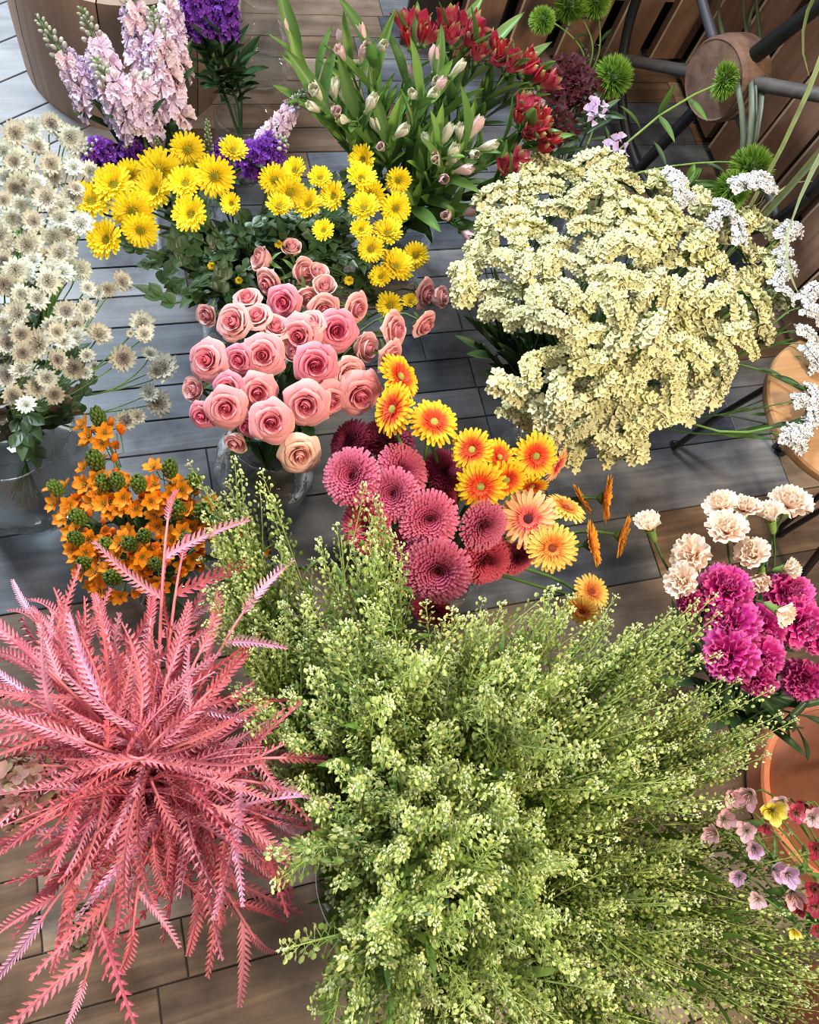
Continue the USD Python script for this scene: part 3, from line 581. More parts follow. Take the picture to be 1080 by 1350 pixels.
# pepperweed: stems with round flat pods along fine side sprays (unit length, base at the origin, tip at +z, bowed to +x)
def pepperweed(name, seed, n_side, dense, spread, up0=0.42):
    p = proto(name); r = random.Random(seed); st, pods, lv = MB(), MB(), MB()
    bow = lambda t: np.array([0.13*math.sin(np.pi*t), 0.02*math.sin(5*t+seed), t])
    st.add(tube([bow(t) for t in np.linspace(0, 1, 12)], np.linspace(0.0056, 0.0020, 12), 5), (0.40, 0.48, 0.13))
    a6 = np.arange(6)/6*2*np.pi
    pv = np.vstack([np.stack([np.cos(a6), np.sin(a6), 0*a6], -1), [[0, 0, 0.42]], [[0, 0, -0.42]]]); pf = np.array([[i, (i+1) % 6, 6] for i in range(6)]+[[(i+1) % 6, i, 7] for i in range(6)])
    pale, mid = np.array((0.50, 0.56, 0.18)), np.array((0.16, 0.24, 0.035))
    def raceme(A, d, L, n, up):
        d = nrm(d); c = bez(A, A+d*L*0.4, A+d*L*0.75+[0, 0, up*L*0.2], A+d*L+[0, 0, up*L*0.5], 9)
        st.add(tube(c, np.linspace(0.0022, 0.0009, 9), 3), (0.40, 0.48, 0.13))
        for q in range(n):
            t = 0.18+0.82*(q+r.random()*.6)/n; k = min(int(t*8), 7); fr = t*8-k; C = c[k]*(1-fr)+c[min(k+1, 8)]*fr; ax = nrm(c[min(k+1, 8)]-c[k])
            a = q*2.39996+r.uniform(-.4, .4); u = nrm(np.cross(ax, [0.3, 0.7, 0.11])); w = np.cross(ax, u)
            o = nrm(u*math.cos(a)+w*math.sin(a)+ax*0.55); pl = 0.023*(1.15-0.75*t)*r.uniform(.85, 1.15); R = 0.0070*(1.1-0.55*t)*r.uniform(.8, 1.15)
            E_ = C+o*pl; sd = np.cross(o, ax)*0.0007
            st.add((np.array([C-sd, C+sd, E_+sd, E_-sd]), np.array([[0, 1, 2, 3]])), (0.28, 0.40, 0.10))
            pods.add((pv, pf), lerp(mid, pale, np.array(min(1, max(0, t-0.35)/0.4)))*r.uniform(.75, 1.2), frame(nrm(np.cross(o, [r.uniform(-1, 1), r.uniform(-1, 1), r.uniform(-1, 1)])+0.2*ax), o, E_+o*R*0.8, R))
        for q in range(7):
            pods.add(ball(0.0024, 0), (0.62, 0.66, 0.36), trans(*(c[-1]+np.array([r.uniform(-1, 1), r.uniform(-1, 1), r.uniform(-.3, 1)])*0.007)))
    for i in range(n_side):
        t = up0+(0.93-up0)*i/(n_side-1); a = i*2.39996+r.uniform(-.3, .3)
        raceme(bow(t), np.array([math.cos(a)*spread, math.sin(a)*spread, 0.85]), (0.30-0.14*t)*r.uniform(.8, 1.2), dense, 0.3)
    raceme(bow(0.86), np.array([-0.2, 0, 1]), 0.16, dense, 0.2)
    for i in range(26):
        t = 0.15+0.78*i/26; a = i*2.39996; lv.add(petal(r.uniform(.07, .13), 0.020, 4, 2, 0.45, 0.15, -0.2), (0.14, 0.25, 0.045), trans(*bow(t)) @ rotz(a) @ roty(-0.9+0.3*r.random()))
    st.build('stem', STEM, p); pods.build('seed_pods', POD, p, smooth=False, kind='stuff'); lv.build('leaves', LEAF, p, kind='stuff')
pepperweed('pepper_a', 101, 8, 42, 0.42); pepperweed('pepper_b', 102, 7, 36, 0.5, 0.5); pepperweed('pepper_c', 103, 6, 28, 0.28, 0.35); pepperweed('pepper_d', 104, 9, 54, 0.5, 0.6)

# ------------------------------------------------------------------ vases
VASE = {}
def vase(key, name, label, x, y, prof, rim_z, rim_r, lobes=0, amp=0.0, water=0.0, cat='vase', material=None):
    t = thing(name, label, cat, (x, y, 0)); prof = np.array(prof, float)
    th = 0.0032; out = [(r, z) for r, z in prof]; inn = [(max(r-th, 0.0), max(z, 0.012)) for r, z in prof[::-1] if r > 0.001] + [(0, 0.012)]
    n = 64; v, f = lathe(out+inn, n)
    if lobes:
        a = np.arctan2(v[:, 1], v[:, 0]); v[:, :2] *= (1+amp*np.abs(np.cos(a*lobes/2))-amp/2)[:, None]
    MB().add((v, f), (1, 1, 1), trans(x, y, 0)).build('vessel', material or GLASS, t)
    if water:
        wp = [(0, 0.0135)]+[(r-th-0.001, max(z, 0.0135)) for r, z in prof if r > 0.004 and z < water]; rw = np.interp(water, prof[:, 1], prof[:, 0])-th-0.001
        wp += [(rw, water), (0, water)]; wv, wf = lathe(wp, n)
        if lobes:
            a = np.arctan2(wv[:, 1], wv[:, 0]); wv[:, :2] *= (1+amp*np.abs(np.cos(a*lobes/2))-amp/2)[:, None]
        MB().add((wv, wf), (1, 1, 1), trans(x, y, 0)).build('water', WATER, t)
    VASE[key] = (np.array([x, y]), rim_z, rim_r); return t
def cyl(r, h): return [(0, 0), (r*0.92, 0), (r, 0.012), (r, h*0.5), (r, h-0.004), (r-0.001, h)]
vase('rose', 'glass_vase', 'round fluted clear glass vase holding the pink spray roses', 0.19, 0.65, [(0, 0), (0.060, 0), (0.075, 0.006), (0.092, 0.04), (0.098, 0.09), (0.092, 0.14), (0.074, 0.19), (0.066, 0.21), (0.07, 0.225)], 0.22, 0.045, 12, 0.035, 0.10)
vase('astrantia', 'glass_vase', 'wide clear glass vase under the white masterwort', -0.235, 0.70, [(0, 0), (0.085, 0), (0.10, 0.008), (0.118, 0.07), (0.122, 0.14), (0.11, 0.22), (0.10, 0.27), (0.104, 0.285)], 0.28, 0.06, 8, 0.04, 0.14)
vase('yellow', 'glass_vase', 'straight clear glass vase among the dark stems of the yellow daisies', 0.20, 0.97, cyl(0.085, 0.27), 0.27, 0.05, 0, 0, 0.15)
vase('mum', 'glass_vase', 'clear glass vase beneath the burgundy chrysanthemums', 0.46, 0.36, cyl(0.07, 0.22), 0.22, 0.04)
vase('star', 'glass_vase', 'small clear glass vase beneath the orange star flowers', -0.02, 0.42, cyl(0.06, 0.2), 0.2, 0.035)
vase('pink', 'glass_vase', 'clear glass vase beneath the dyed pink foliage', -0.07, 0.10, cyl(0.075, 0.21), 0.21, 0.045)
vase('pepper', 'glass_vase', 'large clear glass vase holding the green pepperweed', 0.245, -0.105, [(0, 0), (0.085, 0), (0.10, 0.01), (0.108, 0.1), (0.112, 0.2), (0.118, 0.29), (0.121, 0.30)], 0.30, 0.08)
vase('statice', 'glass_vase', 'clear glass vase around the dark stems of the pale yellow statice', 0.77, 0.63, cyl(0.075, 0.16), 0.2, 0.045)
vase('stock', 'glass_vase', 'clear glass vase holding the pale lilac stock', 0.12, 1.20, cyl(0.07, 0.22), 0.22, 0.04)
vase('stock2', 'glass_vase', 'clear glass vase holding the tall violet stock by the wooden tub', 0.27, 1.46, cyl(0.06, 0.16), 0.2, 0.035)
vase('alstro', 'glass_vase', 'clear glass vase holding the red and blush lilies', 0.56, 1.16, cyl(0.085, 0.22), 0.22, 0.05)
vase('dianthus', 'glass_vase', 'clear glass vase holding the maroon and lilac pinks', 0.95, 1.18, cyl(0.06, 0.2), 0.2, 0.035)
vase('trick', 'glass_vase', 'clear glass vase with green fluffy balls before the fence boards', 1.20, 1.62, cyl(0.06, 0.17), 0.17, 0.035, 0, 0, 0.1)
vase('carnation', 'glass_vase', 'clear glass vase beneath the magenta and peach carnations', 0.94, 0.00, cyl(0.065, 0.2), 0.2, 0.04)
vase('empty', 'glass_jar', 'empty clear glass jar standing beside the violet stock', 0.365, 1.76, [(0, 0), (0.066, 0), (0.074, 0.008), (0.076, 0.05), (0.066, 0.11), (0.05, 0.16), (0.052, 0.21), (0.058, 0.22)], 0.2, 0.03, cat='jar')

def terracotta(name, label, x, y, r0, r1, h, up):
    t = thing(name, label, 'pot', (x, y, 0))
    b = [(r1, 0.0), (r0-0.014, h*0.78), (r0-0.012, h*0.78)]; wall_ = [(0, 0), (r1, 0), (r0-0.016, h*0.80), (r0-0.026, h*0.80), (r1-0.01, 0.012), (0, 0.012)]
    rim_ = [(r0-0.016, h*0.78), (r0-0.004, h*0.78), (r0, h*0.80), (r0+0.003, h*0.985), (r0-0.002, h), (r0-0.012, h), (r0-0.016, h*0.985), (r0-0.018, h*0.8)]
    M = trans(x, y, 0) if up else trans(x, y, h) @ rotx(np.pi)
    MB().add(lathe(wall_, 64), (1, 1, 1), M).build('body', TERRA, t, smooth=30); MB().add(lathe(rim_, 64, True), (1, 1, 1), M).build('rim', TERRA, t, smooth=30)
    return t
PC = at(1092, 1048)
terracotta('terracotta_pot', 'large plain terracotta pot turned upside down on the floor', PC[0], PC[1], 0.185, 0.12, 0.24, False)
P2 = at(1085, 1335)
terracotta('terracotta_pot', 'terracotta pot in the corner under the small mixed posies', P2[0], P2[1], 0.12, 0.08, 0.17, True)
VASE['mixed'] = (P2[:2], 0.17, 0.06)

# ------------------------------------------------------------------ building one flower
def stem_curve(key, Hd, n, k=10, out=0.10):
    c, rz, rr = VASE[key]; a, d = rnd.uniform(0, 6.283), rnd.uniform(0.1, 1)**0.5
    N = np.array([*(c+np.array([math.cos(a), math.sin(a)])*rr*d*0.6), rz]); tow = np.array(Hd[:2])-c; L = np.linalg.norm(tow)
    if L > 1e-6: N[:2] = c + tow/L*rr*min(1, L/0.12)*0.8 + np.array([math.cos(a), math.sin(a)])*rr*0.35
    B = np.array([*(c-(N[:2]-c)*0.6), 0.018]); D = np.linalg.norm(np.asarray(Hd)-N)
    c2 = bez(N, N+nrm(N-B)*D*0.4, np.asarray(Hd)-np.asarray(n)*D*0.33, Hd, k)
    return np.vstack([B, (B+N)/2, c2])
def on_curve(c, t):
    s = np.r_[0, np.cumsum(np.linalg.norm(np.diff(c, axis=0), axis=1))]; s /= s[-1]
    p = np.array([np.interp(t, s, c[:, k]) for k in range(3)]); q = np.array([np.interp(min(t+0.03, 1), s, c[:, k]) for k in range(3)]); p0 = np.array([np.interp(max(t-0.03, 0), s, c[:, k]) for k in range(3)])
    return p, nrm(q-p0)
def add_leaf(t, proto_name, p, d, L, lab=None, name='leaf', flat=0.6):
    d = nrm(d); zup = nrm(np.array([0, 0, 1.0])*flat + np.array([rnd.uniform(-.3, .3), rnd.uniform(-.3, .3), 0.3]))
    z = nrm(zup-d*np.dot(zup, d)); return ref(t, name, P(proto_name), frame(z, d, p, L), lab)
def flower(name, label, cat, key, px, py, z, size, pr, phi=90, th=25, group=None, leaves=(), stem_r=0.0022, col=G2, off=0.0, bloom='bloom', squash=1.0, lean=1.0):
    """One cut flower: its bloom at picture point (px, py), height z, its stem down into the vase."""
    Hd = at(px, py, z); n = face(px, py, phi, th); rad = size/2/pxm(Hd)
    c = stem_curve(key, Hd-n*rad*off, n)
    t = thing(name, label, cat, c[0], group)
    MB().add(tube(c, np.linspace(stem_r*1.15, stem_r, len(c)), 6), col).build('stem', STEM, t)
    ref(t, bloom, P(pr), frame(n, (rnd.uniform(-1, 1), rnd.uniform(-1, 1), rnd.uniform(-1, 1)), Hd, rad*np.array([1, 1, squash])))
    for lp, tt, L in leaves:
        p, d = on_curve(c, tt); a = rnd.uniform(0, 6.283); o = nrm(np.array([math.cos(a), math.sin(a), 0.25])); add_leaf(t, lp, p, o+0.3*d, L*rnd.uniform(.8, 1.15))
    return t, c, Hd, n, rad
ORD = ['first', 'second', 'third', 'fourth', 'fifth', 'sixth', 'seventh', 'eighth', 'ninth', 'tenth', 'eleventh', 'twelfth']
def rows(pts, n):
    """For every point: its place, in words, among rows of about equal size from the top of the group."""
    o = sorted(range(len(pts)), key=lambda i: pts[i][1]); out = [None]*len(pts); k = int(math.ceil(len(o)/n)); R = [o[i:i+k] for i in range(0, len(o), k)]
    for r, row in enumerate(R):
        row.sort(key=lambda i: pts[i][0])
        for c, i in enumerate(row):
            rn = 'top row' if r == 0 else 'bottom row' if r == len(R)-1 else ORD[r]+' row down'
            out[i] = f'{ORD[c]} from the left in the {rn}'
    return out

# ------------------------------------------------------------------ pink spray roses
ROSES = [(356, 346, 30, 'b', 200, 60), (361, 370, 37, 'h', 150, 50), (390, 358, 33, 'b', 0, 40), (400, 383, 30, 'b', 60, 40), (377, 398, 38, 'd', 160, 20), (425, 404, 37, 'h', 60, 25), (428, 384, 28, 'b', 270, 30),
 (463, 404, 38, 'h', 20, 50), (328, 400, 34, 'h', 250, 45), (280, 413, 27, 'b', 160, 35), (313, 427, 43, 'h', 200, 30), (342, 423, 36, 'h', 240, 40), (363, 437, 37, 'h', 270, 35), (397, 442, 44, 'o', 160, 15),
 (442, 435, 45, 'd', 20, 10), (470, 455, 36, 'b', 10, 50), (511, 435, 44, 'h', 0, 55), (506, 465, 42, 'h', 30, 60), (319, 472, 34, 'd', 150, 30), (349, 469, 45, 'o', 180, 10), (279, 476, 44, 'o', 190, 30),
 (416, 479, 47, 'd', 90, 10), (455, 490, 42, 'h', 30, 35), (470, 515, 50, 'o', 50, 35), (265, 513, 30, 'b', 180, 40), (305, 511, 36, 'd', 160, 25), (340, 515, 41, 'o', 90, 15), (300, 536, 44, 'o', 130, 15),
 (270, 545, 31, 'd', 140, 35), (405, 530, 48, 'o', 110, 20), (432, 522, 42, 'o', 60, 40), (330, 557, 32, 'd', 130, 40), (358, 555, 46, 'o', 100, 10), (395, 595, 45, 'p', 80, 25), (388, 472, 26, 'b', 260, 30),
 (553, 384, 36, 'h', 20, 60), (553, 422, 36, 'h', 40, 65), (569, 391, 28, 'b', 0, 65), (412, 430, 33, 'h', 250, 30), (384, 335, 25, 'b', 270, 45), (316, 574, 29, 'b', 120, 50), (416, 367, 26, 'b', 300, 45)]
KIND = {'o': ('rose_open', 'open pink spray rose'), 'd': ('rose_open_deep', 'deeper pink spray rose'), 'h': ('rose_half', 'half-open pale pink spray rose'), 'b': ('rose_bud', 'pale pink rosebud'), 'p': ('rose_peach', 'peach pink rose hanging over the vase rim')}
rl = rows(ROSES, 7); VC = VASE['rose'][0]
for (px, py, s, k, phi, th), lab in zip(ROSES, rl):
    z = 0.44
    for _ in range(3):
        Q = at(px, py, z); z = 0.45-1.5*np.linalg.norm(Q[:2]-VC-[0.06, 0.06])**2
    z = max(z, 0.25) + rnd.uniform(-.012, .012) - (0.035 if k == 'b' else 0)
    pr, w = KIND[k]
    flower('spray_rose', w + (' ' + lab if k != 'p' else ''), 'rose', 'rose', px, py, z, s*(1.75 if k == 'b' else 1.21), pr, phi, th, None, [('round_leaf', rnd.uniform(.62, .8), 0.05), ('round_leaf', rnd.uniform(.5, .7), 0.05)], 0.0020, G1, 0.0, squash=0.95)

# ------------------------------------------------------------------ yellow daisy chrysanthemums
YEL_L = [(120, 267, 50), (150, 245, 50), (172, 230, 37), (210, 225, 54), (205, 252, 52), (175, 278, 53), (142, 317, 50), (185, 303, 43), (247, 197, 43), (245, 243, 43), (283, 232, 50), (307, 200, 37), (253, 283, 47), (306, 269, 28)]
YEL_R = [(361, 237, 38), (390, 226, 34), (382, 253, 40), (368, 273, 34), (407, 270, 38), (422, 236, 31), (442, 260, 38), (480, 211, 38), (476, 237, 40), (489, 258, 40), (480, 276, 41), (521, 274, 38), (525, 237, 32), (511, 309, 41), (476, 304, 29),
 (489, 328, 33), (548, 336, 32), (427, 305, 29), (521, 353, 46), (514, 402, 33), (541, 398, 22), (502, 366, 30)]
for pts, nr, side in ((YEL_L, 4, 'larger-flowered half'), (YEL_R, 6, 'smaller-flowered half')):
    for (px, py, s), lab in zip(pts, rows(pts, nr)):
        cup = rnd.random() < 0.45 or s < 32
        z = 0.47-0.00035*abs(px-330) + rnd.uniform(-.012, .012) - (0.06 if py > 330 else 0)
        flower('yellow_daisy', f'yellow daisy {lab} of the {side}', 'daisy', 'yellow', px, py, z, s*1.12, 'santini_cup' if cup else 'santini_flat', 90+rnd.uniform(-60, 60)+(-200 if cup else 0), rnd.uniform(8, 24) + (16 if cup else 0), None,
               [('lobed_leaf', rnd.uniform(.55, .9), 0.06) for _ in range(3)], 0.0017, G1, 0.12)
for i, (px, py, s) in enumerate([(279, 350, 12), (315, 369, 11), (367, 321, 12), (460, 369, 14)]):
    flower('yellow_daisy', ['closed yellow daisy bud in the dark leaves above the rosebud', 'closed yellow daisy bud nearest the roses, low in the dark leaves', 'closed yellow daisy bud just above the topmost roses', 'closed yellow daisy bud between roses and open daisies'][i], 'daisy bud', 'yellow', px, py, 0.38, s, 'santini_cup', 90, 20, None, [('lobed_leaf', .8, 0.06), ('lobed_leaf', .6, 0.07), ('lobed_leaf', .7, 0.07), ('lobed_leaf', .9, 0.05)], 0.0015, G1, 0.1)
for k in range(16):                 # leafy side shoots of the daisies
    px, py = [(185, 345), (210, 370), (240, 350), (230, 400), (265, 330), (300, 330), (330, 310), (250, 380), (290, 385), (180, 330), (345, 300), (420, 320), (440, 335), (395, 300), (450, 300), (270, 305)][k]
    Hd = at(px, py, 0.36); c = stem_curve('yellow', Hd, nrm(Hd-np.array([0.2, 0.97, 0.2])))
    t = thing('daisy_shoot', 'dark leafy flowerless shoot of the yellow daisies', 'shoot', c[0], 'leafy shoots under the yellow daisies'); MB().add(tube(c, 0.0016, 5), G1).build('stem', STEM, t)
    for q in range(6):
        tt = 0.5+0.5*q/5; p, d = on_curve(c, tt); a = q*2.4+k; add_leaf(t, 'lobed_leaf', p, np.array([math.cos(a), math.sin(a), 0.3])+0.4*d, rnd.uniform(.05, .075))

# ------------------------------------------------------------------ burgundy chrysanthemums and gerberas
MUMS = [(465, 629, 69, 'r', 200, 20, 'rose-burgundy chrysanthemum at the left edge of its bunch'), (518, 652, 64, 'r', 180, 10, 'pinkish burgundy chrysanthemum near the middle of its bunch'), (565, 684, 70, 'r', 60, 12, 'burgundy chrysanthemum with dark heart below the middle one'),
 (463, 584, 56, 'd', 210, 45, 'dark maroon chrysanthemum topmost at the left of its bunch'), (510, 582, 64, 'd', 280, 45, 'maroon chrysanthemum under the left gerberas'), (530, 620, 66, 'r', 320, 40, 'burgundy chrysanthemum between maroon and pinkish ones, facing away'), (485, 694, 68, 'x', 170, 35, 'red chrysanthemum seen through thin green sprays on the left'),
 (577, 751, 80, 'r', 100, 22, 'largest burgundy chrysanthemum, low in the bunch above the pepperweed'), (585, 622, 54, 'd', 330, 35, 'small near-black maroon chrysanthemum beside the orange gerberas'), (636, 692, 62, 'r', 30, 35, 'burgundy chrysanthemum just below the lowest orange gerbera'), (640, 737, 66, 'x', 60, 40, 'red chrysanthemum right of the largest one'),
 (682, 733, 48, 'x', 40, 50, 'red chrysanthemum tucked under the peach gerbera'), (582, 655, 52, 'd', 0, 45, 'dark maroon chrysanthemum half hidden behind the lowest orange gerbera'), (573, 804, 58, 'x', 110, 55, 'red chrysanthemum lowest of all, sunk in the green sprays'), (522, 752, 58, 'x', 160, 50, 'red chrysanthemum left of the largest one, behind green sprays'), (535, 719, 50, 'r', 200, 40, 'burgundy chrysanthemum squeezed behind the one with dark heart')]
for i, (px, py, s, k, phi, th, lab) in enumerate(MUMS):
    z = {'d': 0.38, 'x': 0.41, 'r': 0.44}[k] - (0.04 if th > 38 else 0) + rnd.uniform(-.008, .008)
    flower('chrysanthemum', lab, 'chrysanthemum', 'mum', px, py, z, s*1.14, {'r': 'mum_rose', 'd': 'mum_dark', 'x': 'mum_red'}[k], phi, th, None, [('lobed_leaf', .7, 0.08), ('lobed_leaf', .55, 0.08)], 0.003, G1, 0.1)
GERB = [(527, 497, 62, 'fire', 330, 52, 'orange gerbera, highest of all the gerberas'), (519, 540, 66, 'fire', 195, 48, 'orange gerbera turned sideways just below the highest one'), (572, 557, 62, 'fire', 300, 32, 'orange gerbera with yellow rim facing up above the maroon flowers'), (623, 593, 54, 'fire', 200, 18, 'orange gerbera with yellow petal tips, left of the red-hearted pair'),
 (634, 641, 62, 'fire', 110, 18, 'orange gerbera with yellow rim, lowest of the fiery group'), (667, 632, 56, 'fire', 60, 42, 'orange gerbera tucked behind the lowest fiery one'), (658, 603, 48, 'fire', 340, 40, 'small orange gerbera peeping out in the middle of the fiery group'), (706, 601, 58, 'fire', 20, 25, 'red-orange gerbera on the right of the fiery group below the statice'),
 (697, 684, 72, 'peach', 180, 8, 'large peach gerbera with coral heart and dark eye'), (728, 722, 62, 'gold', 70, 12, 'golden gerbera with orange heart just below the large peach one'), (746, 670, 52, 'gold', 300, 62, 'yellow-orange gerbera seen from the edge beside the large peach one'), (734, 613, 46, 'peach', 30, 75, 'peach gerbera turned away behind the red-orange one'),
 (764, 660, 42, 'amber', 330, 84, 'amber gerbera seen from behind, leftmost of the side-on ones'), (795, 657, 60, 'amber', 5, 86, 'amber gerbera seen from the side, topmost and facing right'), (777, 718, 58, 'amber', 350, 80, 'amber gerbera seen from the side, nearest the golden one'), (817, 706, 56, 'amber', 15, 86, 'amber gerbera seen from the side, furthest right with green cup'),
 (780, 780, 46, 'gold', 330, 35, 'golden gerbera low by the pepperweed, upper of two'), (768, 805, 44, 'gold', 120, 40, 'golden gerbera low by the pepperweed, lower of two'), (702, 640, 40, 'fire', 90, 60, 'dark red-orange gerbera hidden under the red-orange one')]
for px, py, s, k, phi, th, lab in GERB:
    z = 0.47 if k == 'fire' else 0.45 if k in ('peach', 'gold') else 0.36
    if th > 55: z -= 0.03
    if py > 770: z = 0.33
    if lab.startswith('dark'): z = 0.40
    flower('gerbera', lab, 'gerbera', 'mum', px, py, z + rnd.uniform(-.008, .008), s*1.10, 'gerbera_'+k, phi, th, None, (), 0.0032, G2, 0.24)

# ------------------------------------------------------------------ carnations
CP = [(858, 699, 41, 250, 50, 'peach carnation standing alone beside the amber gerberas', 1), (952, 670, 37, 250, 45, 'peach carnation, highest on the left of its group', 0), (983, 674, 34, 280, 50, 'peach carnation second from left in the highest row', 0), (959, 702, 44, 270, 35, 'blush carnation with pink heart below the highest row', 0), (1017, 687, 42, 260, 50, 'cream peach carnation with green cup below the rightmost one', 1), (1039, 668, 44, 300, 45, 'peach carnation, rightmost in the highest row', 0),
 (916, 733, 45, 200, 25, 'blush carnation left above the first magenta one', 0), (995, 733, 38, 240, 30, 'peach carnation with pink streaks in the middle of its group', 0), (903, 766, 38, 190, 25, 'open cream carnation with red streaks, lowest on the left', 0), (1004, 758, 34, 100, 40, 'peach carnation half hidden by the streaked middle one', 1), (1033, 750, 33, 350, 50, 'small peach carnation behind magenta flowers on the right', 1), (1024, 804, 38, 30, 60, 'cream carnation bud lying across the magenta carnations', 1)]
for px, py, s, phi, th, lab, k in CP:
    flower('peach_carnation', lab, 'carnation', 'carnation', px, py, 0.43 + rnd.uniform(-.008, .008) + (0.03 if py > 800 else 0), s*1.25, 'carnation_peach_bud' if k else 'carnation_peach', phi, th, None, [('dark_lance', .7, 0.07), ('dark_lance', .5, 0.08)], 0.0022, G1, 0.8, squash=1.0)
CM = [(959, 778, 62, 290, 25, 'magenta carnation topmost below the blush one'), (910, 794, 34, 190, 40, 'small dark magenta carnation under the streaked cream one'), (1039, 785, 58, 320, 30, 'magenta carnation at the upper right above the cream bud'), (1054, 820, 58, 20, 35, 'magenta carnation right of the cream bud'), (965, 826, 66, 200, 20, 'magenta carnation in the left middle of the magenta mass'), (1004, 828, 58, 60, 25, 'magenta carnation behind the cream bud'),
 (962, 864, 64, 160, 25, 'magenta carnation low on the left of the magenta mass'), (1004, 866, 52, 60, 35, 'magenta carnation low in the middle of the magenta mass'), (999, 895, 44, 100, 50, 'magenta carnation at the lowest tip of the magenta mass'), (1060, 895, 50, 90, 20, 'magenta carnation standing apart at the lower right'), (1080, 836, 48, 10, 40, 'magenta carnation cut off by the right edge')]
for px, py, s, phi, th, lab in CM:
    flower('magenta_carnation', lab, 'carnation', 'carnation', px, py, 0.40 + rnd.uniform(-.01, .01) - (0.07 if 'apart' in lab else 0), s*1.12, 'carnation_magenta', phi, th, None, [('dark_lance', .65, 0.08), ('dark_lance', .5, 0.09)], 0.0022, G1, 0.8)
for k in range(9):
    px, py = [(900, 880), (930, 930), (1010, 935), (1070, 930), (1060, 960), (915, 845), (1075, 945), (1030, 915), (890, 830)][k]
    Hd = at(px, py, 0.26); c = stem_curve('carnation', Hd, nrm(Hd-np.array([0.94, 0, 0.1]))); t = thing('carnation_shoot', 'dark green narrow-leaved shoot below the carnations', 'shoot', c[0], 'leafy shoots under the carnations')
    MB().add(tube(c, 0.0018, 5), G1).build('stem', STEM, t)
    for q in range(6): p, d = on_curve(c, 0.45+0.5*q/5); a = q*2.4+k; add_leaf(t, 'dark_lance', p, np.array([math.cos(a), math.sin(a), 0.3])+0.8*d, rnd.uniform(.07, .11))

# ------------------------------------------------------------------ masterwort (white, star-shaped heads)
AST = [(20, 355, 40), (40, 323, 37), (62, 370, 40), (82, 360, 37), (108, 355, 29), (88, 412, 34), (112, 407, 32), (25, 415, 43), (130, 443, 39), (52, 455, 48), (38, 487, 28), (10, 497, 36), (62, 497, 32), (10, 453, 34), (50, 512, 36),
       (20, 177, 38), (43, 170, 34), (67, 165, 34), (103, 190, 38), (27, 213, 40), (25, 243, 36), (67, 217, 34), (73, 233, 32), (63, 263, 40), (80, 273, 34), (107, 297, 40), (28, 270, 32), (17, 287, 36), (37, 323, 36), (5, 200, 34), (8, 235, 34), (50, 195, 32), (85, 178, 32), (48, 243, 32), (45, 293, 34), (70, 310, 36), (8, 320, 34), (5, 375, 36), (45, 345, 30), (62, 340, 30), (20, 385, 30),
       (48, 395, 34), (70, 430, 34), (28, 440, 32), (85, 450, 32), (5, 425, 32), (30, 465, 32), (75, 475, 32), (100, 430, 28), (15, 520, 32), (35, 535, 30), (72, 520, 30), (95, 490, 26), (115, 470, 24), (90, 330, 28), (118, 225, 28), (95, 215, 28), (100, 250, 26), (5, 345, 30), (5, 265, 30), (130, 385, 22), (115, 380, 24)]
for _ in range(26): AST.append((rnd.uniform(-5, 95 if _ % 2 else 120), rnd.uniform(180, 520), rnd.uniform(28, 38)))
spr = {}
for i, (px, py, s) in enumerate(AST): spr.setdefault((int(px//62), int(py//62)), []).append((px, py, s))
def astr_spray(pts, label, group=None, z0=0.5, kinds=None, lean=None):
    Hs = []
    for i, (px, py, s) in enumerate(pts):
        z = z0 - 0.9*max(0, (px-60)/900)**1 - (0.07 if py > 480 else 0) - (0.05 if py < 250 else 0) + rnd.uniform(-.02, .02)
        Hs.append((at(px, py, z), px, py, s))
    J = np.mean([h[0] for h in Hs], 0); c0 = np.array([*VASE['astrantia'][0], 0.28]); J = J + nrm(c0-J)*min(0.11, np.linalg.norm(c0-J)*0.6) + np.array([0, 0, -0.02])
    c = stem_curve('astrantia', J, nrm(J-c0)); t = thing('masterwort', label, 'masterwort', c[0], group)
    mb = MB().add(tube(c, 0.0017, 6), G1)
    for q, (Hd, px, py, s) in enumerate(Hs):
        n = nrm(face(px, py, rnd.uniform(0, 360), rnd.uniform(5, 50)) + np.array([0, 0, 0.3]))
        rad = s/2/pxm(Hd)*1.02; mb.add(tube(bez(J, J+nrm(J-c[-3])*0.03, Hd-n*0.04, Hd, 6), 0.0011, 5), G2)
        pr = kinds[q] if kinds else rnd.choices(['astrantia_white', 'astrantia_cream', 'astrantia_dusky'], [6, 3.2, 1.2] if py < 420 else [3, 4, 2])[0]
        ref(t, 'flower_head', P(pr), frame(n, (rnd.random(), rnd.random(), .1), Hd, rad))
    mb.build('stem', STEM, t)
    for q in range(2):
        p, d = on_curve(c, rnd.uniform(.6, .95)); a = rnd.uniform(0, 6.28); add_leaf(t, 'brown_lobed_leaf' if rnd.random() < .4 else 'lobed_leaf', p, np.array([math.cos(a), math.sin(a), 0.1]), rnd.uniform(.05, .08))
for key, pts in spr.items():
    hi = 'at the top of' if key[1] < 4 else 'in the middle of' if key[1] < 6 else 'low in'
    astr_spray(pts, f'white masterwort stem with star-like heads {hi} the bunch by the left edge', f'masterwort stems {hi} the bunch')
W3 = ['astrantia_white', 'astrantia_cream', 'astrantia_cream']
astr_spray([(160, 372, 32), (142, 380, 26)], 'pair of cream masterwort heads floating over bare floor below the yellow daisies', None, 0.44, ['astrantia_cream', 'astrantia_cream'])
astr_spray([(187, 427, 37), (190, 442, 28), (172, 440, 12)], 'white and cream masterwort heads stacked over bare floor beside the rosebud', None, 0.46, W3)
astr_spray([(163, 473, 39)], 'dusky masterwort head over bare floor, nearest the dense white bunch', None, 0.46, ['astrantia_dusky'])
